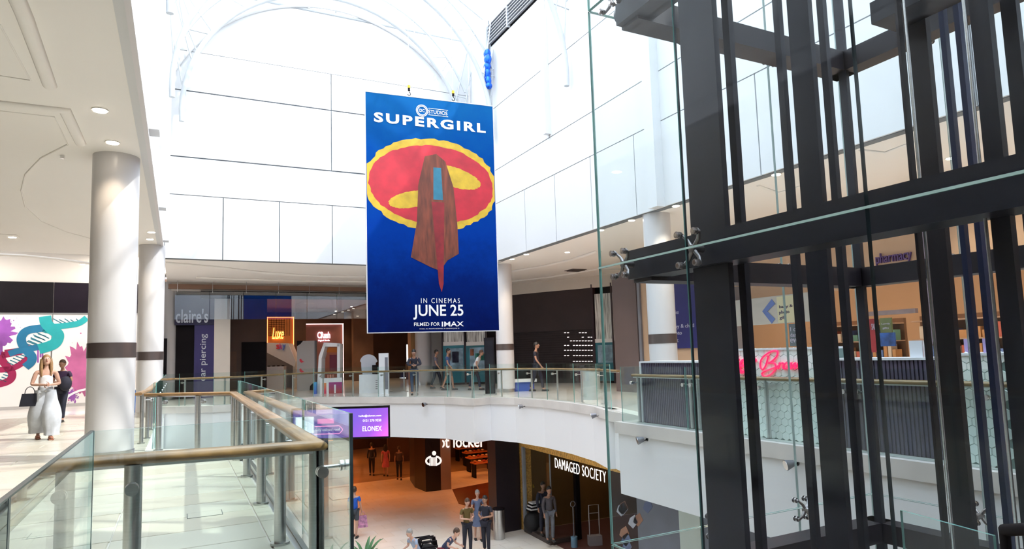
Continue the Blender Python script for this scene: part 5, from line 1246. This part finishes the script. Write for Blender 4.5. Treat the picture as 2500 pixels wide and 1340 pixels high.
HR = {'blonde': mat('hair_blonde', (.30, .17, .07), .6, 0, .4, 30, stretch=(6, 6, 1)), 'black': mat('hair_black', (.012, .010, .010), .5, 0, .3, 30), 'brown': mat('hair_brown', (.07, .035, .02), .6, 0, .4, 30), 'grey': mat('hair_grey', (.30, .29, .28), .6, 0, .3, 30), 'red': mat('hair_auburn', (.12, .03, .02), .6, 0, .3, 30)}
def clothm(name, c): return mat('cloth_'+name, c, .8, 0, .12, 7, .15, 90)
def person(label, loc, rz, h=1.7, skin_='fair', hair='brown', top=('grey', (.3, .3, .3)), bot=('navy', (.03, .04, .1)), stride=.0, arms='walk', long_hair=False, wide=False, dress=False, lean=0, sleeves='short', shorts=False, shoes=('shoe_black', (.02, .02, .02)), headtilt=0, group=None, bare=False):
    s = h/1.7; t = thing('person', label, 'person', loc, rz, group)
    k = lean
    def L(x, y, z): # lean the upper body forward (towards -Y) above the hip
        if z > .95: dz = z-.95; y = y-dz*math.sin(k); z = .95+dz*math.cos(k)
        return (x*s, y*s, z*s)
    J = {'pel': L(0, 0, .93), 'wai': L(0, .0, 1.06), 'che': L(0, .01, 1.25), 'upc': L(0, .015, 1.37), 'nek': L(0, .0, 1.47), 'hea': L(0, -.015-headtilt*.03, 1.55)}
    st = stride
    for sg, n in ((1, 'l'), (-1, 'r')):
        f_ = st*sg
        J['hip'+n] = L(.085*sg, 0, .90); J['kne'+n] = (s*.09*sg, s*(-.16*f_-.03*abs(f_)-.01), s*.49); lift_ = .0 if f_ >= 0 else .07*abs(f_)
        J['ank'+n] = (s*.085*sg, s*(-.30*f_+.02), s*(.085+lift_)); J['toe'+n] = (s*.10*sg, s*(-.30*f_-.11), s*(.035+lift_*.3))
        J['sho'+n] = L(.165*sg, .01, 1.385)
        if arms == 'walk': J['elb'+n] = L(.215*sg, .10*f_+.02, 1.12); J['wri'+n] = L(.215*sg, .24*f_-.06, .89)
        elif arms == 'front': J['elb'+n] = L(.24*sg, .0, 1.13); J['wri'+n] = L(.06*sg, -.21, 1.12)
        elif arms == 'rail': J['elb'+n] = L(.25*sg, -.16, 1.16); J['wri'+n] = L(.05*sg, -.36, 1.13)
        elif arms == 'hips': J['elb'+n] = L(.27*sg, .04, 1.13); J['wri'+n] = L(.15*sg, -.08, .98)
        elif arms == 'push': J['elb'+n] = L(.2*sg, -.12, 1.15); J['wri'+n] = L(.16*sg, -.38, 1.08)
        e, w = Vector(J['elb'+n]), Vector(J['wri'+n]); J['han'+n] = tuple(w+(w-e).normalized()*.075*s)
    def build(keys, edges, rad, sub=2, root=0):
        ix = {kk: i for i, kk in enumerate(keys)}; return skin([J[kk] for kk in keys], [(ix[a], ix[b]) for a, b in edges], [(r_ if not isinstance(r_, tuple) else (r_[0]*s, r_[1]*s)) if isinstance(r_, tuple) else r_*s for r_ in rad], sub, root)
    keys = ['pel', 'wai', 'che', 'upc', 'nek', 'hea']; rad = [(.125, .10), (.11, .085), (.125, .09), (.10, .075), .045, .05]
    ed = [('pel', 'wai'), ('wai', 'che'), ('che', 'upc'), ('upc', 'nek'), ('nek', 'hea')]
    for n in 'lr':
        keys += ['hip'+n, 'kne'+n, 'ank'+n, 'toe'+n, 'sho'+n, 'elb'+n, 'wri'+n, 'han'+n]; rad += [.082, .052, .034, .03, .05, .036, .024, .026]
        ed += [('pel', 'hip'+n), ('hip'+n, 'kne'+n), ('kne'+n, 'ank'+n), ('ank'+n, 'toe'+n), ('upc', 'sho'+n), ('sho'+n, 'elb'+n), ('elb'+n, 'wri'+n), ('wri'+n, 'han'+n)]
    V, F = build(keys, ed, rad); g = G(); g.add(V, F, 0, True)
    # fingers
    for sg, n in ((1, 'l'), (-1, 'r')):
        w, hn = Vector(J['wri'+n]), Vector(J['han'+n]); d = (hn-w).normalized(); sdv = d.cross(Vector((sg, 0, .2))).normalized(); pal = d.cross(sdv).normalized()
        for i, fl_ in enumerate((.062, .072, .066, .05)):
            b_ = hn+sdv*(.024-.016*i)*s; g.tube([b_-d*.01*s, b_+d*fl_*.5*s, b_+d*fl_*.85*s-pal*.018*s*sg], [.009*s, .008*s, .006*s], 6)
        b_ = w.lerp(hn, .45)+sdv*.024*s; g.tube([b_, b_+(d*.6+sdv*.8)*.04*s, b_+(d*1.2+sdv*.8)*.055*s], [.011*s, .009*s, .007*s], 6)
    # head with face
    hc = Vector(J['hea'])+Vector((0, -.012*s-headtilt*.02*s, .075*s)); M = Matrix.Rotation(headtilt*.35+k*.4, 4, 'X')
    def H(x, y, z): return hc+M @ Vector((x*s, y*s, z*s))
    Ms = M.to_3x3()
    g.ell(hc, (.074*s, .092*s, .115*s), 18, 14, 0, Ms); g.ell(H(0, -.03, -.06), (.052*s, .058*s, .055*s), 12, 8, 0, Ms)
    g.tube([H(0, -.088, .022), H(0, -.108, -.012), H(0, -.092, -.026)], [.007*s, .014*s, .009*s], 8)
    for sx in (-1, 1): g.ell(H(.077*sx, .0, -.005), (.012*s, .022*s, .032*s), 8, 6, 0, Ms)
    body = g.obj('body', SK[skin_], t, True)
    for sx in (-1, 1):
        e = G().ell(H(.030*sx, -.083, .012), (.013*s, .008*s, .007*s), 8, 6, 0, Ms); e.ell(H(.030*sx, -.090, .012), (.005*s, .003*s, .005*s), 8, 6, 1, Ms); e.obj('eye', [white, black], t, True)
    G().ell(H(0, -.093, -.052), (.022*s, .007*s, .007*s), 10, 6, 0, Ms).obj('mouth', mat('lips', (.35, .09, .08), .5), t, True)
    # hair
    g = G(); vv = []; nu, nv = 20, 10
    for j in range(nv+1):
        for i in range(nu):
            a = 2*PI*i/nu; back = math.sin(a); lim = 1.9+.75*back*(1 if back > 0 else .75) if not long_hair else 2.1+.85*back
            th = lim*j/nv; vv.append(H(.084*math.sin(th)*math.cos(a), .012+.101*math.sin(th)*math.sin(a), .018+.113*math.cos(th)))
    g.add(vv, [(j*nu+i, (j+1)*nu+i, (j+1)*nu+(i+1) % nu, j*nu+(i+1) % nu) for j in range(nv) for i in range(nu)], 0, True)
    if long_hair:
        for i in range(9):
            a = R(-15+210*i/8); x = .075*math.cos(a); y = .02+.085*math.sin(a); g.tube([H(x, y, .03), H(x*1.15, y*1.05, -.08), H(x*1.2, y*.9+.01, -.2), H(x*1.1, y*.8, -.30-.03*(i % 3))], [.03*s, .034*s, .03*s, .01*s], 7)
    g.obj('hair', HR[hair], t, True)
    # top
    tk = ['pel', 'wai', 'che', 'upc', 'nek']; J['nek2'] = tuple(Vector(J['upc']).lerp(Vector(J['nek']), .55)); tk[-1] = 'nek2'
    rr2 = [(.135, .112), (.125, .10), (.142, .108), (.115, .09), .062]; e2 = [('pel', 'wai'), ('wai', 'che'), ('che', 'upc'), ('upc', 'nek2')]
    if not bare:
        for n in 'lr':
            if sleeves == 'none': continue
            fr_ = .62 if sleeves == 'short' else 1.0
            J['sl'+n] = tuple(Vector(J['sho'+n]).lerp(Vector(J['elb'+n]), fr_)); tk += ['sho'+n, 'sl'+n]; rr2 += [.066, .054]; e2 += [('upc', 'sho'+n), ('sho'+n, 'sl'+n)]
            if sleeves == 'long': J['sw'+n] = tuple(Vector(J['elb'+n]).lerp(Vector(J['wri'+n]), .93)); tk += ['sw'+n]; rr2 += [.04]; e2 += [('sl'+n, 'sw'+n)]
    else:
        tk = tk[:3]+['upx']; J['upx'] = tuple(Vector(J['che']).lerp(Vector(J['upc']), .7)); rr2 = rr2[:3]+[(.12, .095)]; e2 = [('pel', 'wai'), ('wai', 'che'), ('che', 'upx')]
    V, F = build(tk, e2, rr2); G().add(V, F, 0, True).obj('top', clothm(*top), t, True)
    # lower garment
    if dress:
        g = G(); vv = []; n = 20
        for j, (z, rx, ry) in enumerate(((1.02, .135, .11), (.9, .16, .13), (.7, .19, .16), (.5, .21, .19))):
            vv += [(s*rx*math.cos(2*PI*i/n)*(1+.04*math.sin(i*2.5)), s*ry*math.sin(2*PI*i/n)*(1+.04*math.sin(i*2.5)), s*z) for i in range(n)]
        g.add(vv, [(j*n+i, j*n+(i+1) % n, (j+1)*n+(i+1) % n, (j+1)*n+i) for j in range(3) for i in range(n)], 0, True).obj('skirt', clothm(*bot), t, True)
    elif wide:
        g = G(); n = 22
        for sg, nn_ in ((1, 'l'), (-1, 'r')):
            hp, kn, an = (Vector(J[a+nn_]) for a in ('hip', 'kne', 'ank')); vv = []
            for j in range(9):
                q = j/8; c = hp.lerp(kn, q*2) if q < .5 else kn.lerp(an, q*2-1); c = c+Vector((.03*q*sg*s, 0, 0)); r_ = (.098+.075*math.sin(PI*min(q, .86)))*s; am = .10*q
                if j == 0: c = c+Vector((-.012*sg, 0, .11*s)); r_ = .11*s
                vv += [(c.x+r_*(1+am*math.sin(i*2*PI/n*6+j*.5))*math.cos(2*PI*i/n), c.y+r_*.9*(1+am*math.sin(i*2*PI/n*6+j*.5))*math.sin(2*PI*i/n), c.z) for i in range(n)]
            g.add(vv, [(j*n+i, (j+1)*n+i, (j+1)*n+(i+1) % n, j*n+(i+1) % n) for j in range(8) for i in range(n)], 0, True)
        g.obj('trousers', clothm(*bot), t, True); G().cyl((0, 0, 1.0*s), (0, 0, 1.07*s), .138*s, .13*s, 24).obj('waistband', clothm(bot[0]+'_band', tuple(c*.8 for c in bot[1])), t, True)
    else:
        kk = ['pel']; r3 = [(.135, .11)]; e3 = []
        for n in 'lr':
            if shorts: J['sh'+n] = tuple(Vector(J['hip'+n]).lerp(Vector(J['kne'+n]), .85)); kk += ['hip'+n, 'sh'+n]; r3 += [.097, .082]; e3 += [('pel', 'hip'+n), ('hip'+n, 'sh'+n)]
            else: J['cu'+n] = tuple(Vector(J['ank'+n])+Vector((0, 0, .015))); kk += ['hip'+n, 'kne'+n, 'cu'+n]; r3 += [.097, .068, .052]; e3 += [('pel', 'hip'+n), ('hip'+n, 'kne'+n), ('kne'+n, 'cu'+n)]
        V, F = build(kk, e3, r3); G().add(V, F, 0, True).obj('shorts' if shorts else 'trousers', clothm(*bot), t, True)
    for sg, n in ((1, 'l'), (-1, 'r')):
        a, b_ = Vector(J['ank'+n]), Vector(J['toe'+n]); g = G(); M2 = Matrix.Identity(3); c = a.lerp(b_, .55); c.z = max(.035*s, b_.z+.002); g.ell(c, (.045*s, .13*s, .042*s), 14, 8); 
        g.box((c.x-.042*s, c.y-.12*s, c.z-.042*s), (c.x+.042*s, c.y+.12*s, c.z-.02*s)); g.obj('shoe', mat(shoes[0], shoes[1], .5, 0, .05, 6), t, True)
    t['J'] = 1
    J2 = {a: tuple(b_) for a, b_ in J.items()}; del t['J']
    return t, J2, s
def at(px, py, z): p = onz(px, py, z); return (p.x, p.y, z)
def face(px, extra=0): return -YAW-math.atan((px-1250)/FPX)+extra     # turned so that -Y of the figure looks at the camera
def hbag(p, name, label, mt_, w=.3, hh=.24, dz=0, cat='bag'):
    p = Vector(p); t = thing(name, label, cat, tuple(p))
    g = G(); g.hexa([p+Vector(v) for v in ((-w/2, -.05, -hh), (w/2, -.05, -hh), (w/2, .05, -hh), (-w/2, .05, -hh), (-w*.38, -.03, 0), (w*.38, -.03, 0), (w*.38, .03, 0), (-w*.38, .03, 0))]); g.obj('body', mt_, t)
    G().tube([p+Vector((w*.25*math.cos(a), 0, .14*math.sin(a))) for a in [i*PI/8 for i in range(9)]], .008, 6).obj('strap', mt_, t); return t
def hand(t, J, k): return locmat(t) @ Vector(J[k])
P_, J_, s_ = person('woman in white strappy top and wide pale trousers walking left', at(107, 1072, .014), face(107, .1), 1.72, 'fair', 'blonde', ('white', (.74, .72, .72)), ('pale_grey', (.52, .54, .58)), .55, 'front', True, True, headtilt=-.8, bare=True, shoes=('sandal_tan', (.35, .14, .08)))
P_['label'] = 'woman in white strapless top and wide pale grey trousers on left walkway'
q = hand(P_, J_, 'elbr'); hbag(q+Vector((-.02, -.02, -.18)), 'handbag', 'black shoulder bag at the side of the woman in white', mat('bag_black', (.02, .02, .03), .35, 0, .2, 6), .34, .26)
P_, J_, s_ = person('person in dark purple top carrying black coat behind woman in white', at(149, 1030, .01), face(149, -.4), 1.66, 'tan', 'brown', ('plum', (.035, .015, .05)), ('ink', (.012, .014, .03)), .5, 'front', sleeves='short')
q = hand(P_, J_, 'wril'); t = G(); t.ell(q+Vector((.10, 0, -.05)), (.15, .1, .2), 14, 10); tag(t.obj('folded_coat', mat('coat_black', (.015, .015, .03), .8, 0, .2, 8, .3, 30)), 'black coat bundled over an arm on left walkway', 'coat')
person('man in black jacket leaning on far railing looking down', at(1012, 964, .01), face(1012), 1.74, 'tan', 'black', ('black', (.015, .016, .03)), ('denim', (.03, .05, .10)), 0, 'rail', lean=.28, sleeves='long', headtilt=.6)
for px, py, hh, tp, bt_2, lab, kw_ in ((1066, 948, 1.72, ('slate', (.12, .11, .15)), ('black', (.012, .012, .016)), 'person in grey top and black trousers walking past poster window', {}),
        (1095, 952, 1.74, ('blue', (.04, .08, .2)), ('khaki', (.20, .14, .10)), 'person in blue top and shorts in front of teal poster', dict(shorts=True)),
        (1160, 952, 1.70, ('offwhite', (.55, .55, .55)), ('ink', (.012, .014, .03)), 'person in white shirt bending beside the black totem', dict(lean=.5)),
        (1312, 955, 1.85, ('black', (.015, .016, .03)), ('black', (.012, .012, .016)), 'person dressed all in black in front of dark roller shutter', {}),
        (441, 945, 1.7, ('navy', (.02, .025, .07)), ('ink', (.012, .014, .03)), 'person in navy leaning into navy shop, left of pair', dict(lean=.35)),
        (471, 946, 1.72, ('offwhite', (.55, .55, .55)), ('taupe', (.22, .2, .18)), 'person in white top by the vertical piercing sign', dict(lean=.3))):
    person(lab, at(px, py, .01), face(px, 1.3), hh, 'tan', 'black' if px != 1160 else 'brown', tp, bt_2, .7, 'walk', **kw_)
# lower level people
def low(px, py, h_, lab, rz, **k): return person(lab, at(px, py, ZL+.01), face(px, rz), h_, **k)
low(908, 1160, 1.72, 'shopper in black carrying bags far down orange lit mall', PI, skin_='tan', hair='black', top=('black', (.015, .016, .03)), bot=('black', (.012, .012, .016)), stride=.4, sleeves='long')
low(942, 1162, 1.64, 'woman in pink dress walking away down orange lit mall', PI, skin_='fair', hair='black', long_hair=True, top=('pink', (.55, .12, .16)), bot=('pink', (.5, .1, .15)), stride=.4, dress=True)
low(975, 1171, 1.70, 'shopper in brown top and black trousers in the mall', PI, skin_='tan', hair='brown', top=('brown', (.10, .06, .05)), bot=('black', (.012, .012, .016)), stride=.5)
P1, J1, s1_2 = low(866, 1312, 1.74, 'man in bright blue shirt and grey shorts below walkway corner', PI-.3, skin_='fair', hair='brown', top=('royal', (.02, .11, .55)), bot=('charcoal', (.06, .07, .09)), stride=.3, shorts=True)
q = hand(P1, J1, 'hanr'); hbag(q+Vector((.02, 0, -.12)), 'carrier_bag', 'pink and lilac patterned carrier bag held by man in blue', mat('bag_pink', (.55, .25, .42), .5, 0, .5, 9), .36, .42)
low(1142, 1352, 1.72, 'person in black and mustard top looking at their hands', .5, skin_='fair', hair='brown', top=('mustard', (.12, .08, .02)), bot=('black', (.012, .012, .016)), stride=.2, arms='front', headtilt=.6)
low(1168, 1318, 1.66, 'woman in blue patterned dress between two people in black', .2, skin_='fair', hair='grey', top=('bluegrey', (.12, .15, .25)), bot=('bluegrey', (.12, .15, .25)), stride=.3, dress=True)
low(1188, 1350, 1.78, 'person dressed all in black beside the charcoal pillar', -.5, skin_='tan', hair='black', top=('black', (.015, .016, .03)), bot=('black', (.012, .012, .016)), stride=.1, arms='front', sleeves='short')
low(1022, 1425, 1.60, 'person in pale blue top stooping over black pushchair', -.9, skin_='fair', hair='grey', top=('paleblue', (.30, .38, .52)), bot=('denim', (.03, .05, .10)), stride=.2, arms='push', lean=.5)
low(1085, 1420, 1.66, 'person in dark blue top bending beside black pushchair', 1.0, skin_='fair', hair='brown', top=('darkblue', (.03, .045, .10)), bot=('burgundy', (.2, .03, .05)), stride=.3, arms='push', lean=.8)
low(1130, 1122, 1.8, 'figure in navy clothes inside the lower sports shop', 0, skin_='dark', hair='black', top=('navy', (.02, .025, .09)), bot=('black', (.012, .012, .016)), stride=.1, sleeves='long', shoes=('shoe_white', (.6, .5, .45)))
# pushchair
p = Vector(at(1045, 1412, ZL+.01)); k = thing('pushchair', 'black pushchair with folded hood between two stooping people', 'pushchair', tuple(p))
g = G(); g.ell((p.x, p.y, p.z+.75), (.27, .32, .22), 14, 9); g.obj('seat', mat('sack_black', (.01, .01, .01)), k)
for i in range(6): a = R(20+i*28); G().tube([(p.x-.26, p.y+.1*math.cos(a), p.z+.8+.05), (p.x-.2, p.y+.3*math.cos(a), p.z+.85+.3*math.sin(a)), (p.x+.2, p.y+.3*math.cos(a), p.z+.85+.3*math.sin(a)), (p.x+.26, p.y+.1*math.cos(a), p.z+.85)], .03, 6).obj('hood_rib', black, k)
for sx in (-.25, .25):
    G().tube([(p.x+sx, p.y-.35, p.z+.15), (p.x+sx, p.y+.1, p.z+.6), (p.x+sx, p.y+.5, p.z+1.05)], .016, 6).obj('frame_tube', kg, k)
    for y in (-.35, .35): G().cyl((p.x+sx-.025, p.y+y, p.z+.14), (p.x+sx+.025, p.y+y, p.z+.14), .14, n=16).obj('wheel', black, k)
G().tube([(p.x-.25, p.y+.5, p.z+1.05), (p.x+.25, p.y+.5, p.z+1.05)], .02, 8).obj('handle', black, k)
# shop mannequins in the corner window
for k_, (x, y, l) in enumerate(((1344, 1322, 'mannequin in grey patterned clothes at the shop window corner'), (1329, 1306, 'mannequin in dark clothes behind the first mannequin'))):
    t, J3, s3 = person(l, at(x, y, ZL+.17), face(x, .4), 1.75, 'tan', 'black', ('shadow', (.08, .07, .08)) if k_ == 0 else ('ink', (.012, .014, .03)), ('printed_grey', (.16, .17, .2)) if k_ == 0 else ('black', (.012, .012, .016)), .1, 'walk', sleeves='long')
    t.name = 'mannequin'; t['category'] = 'mannequin'
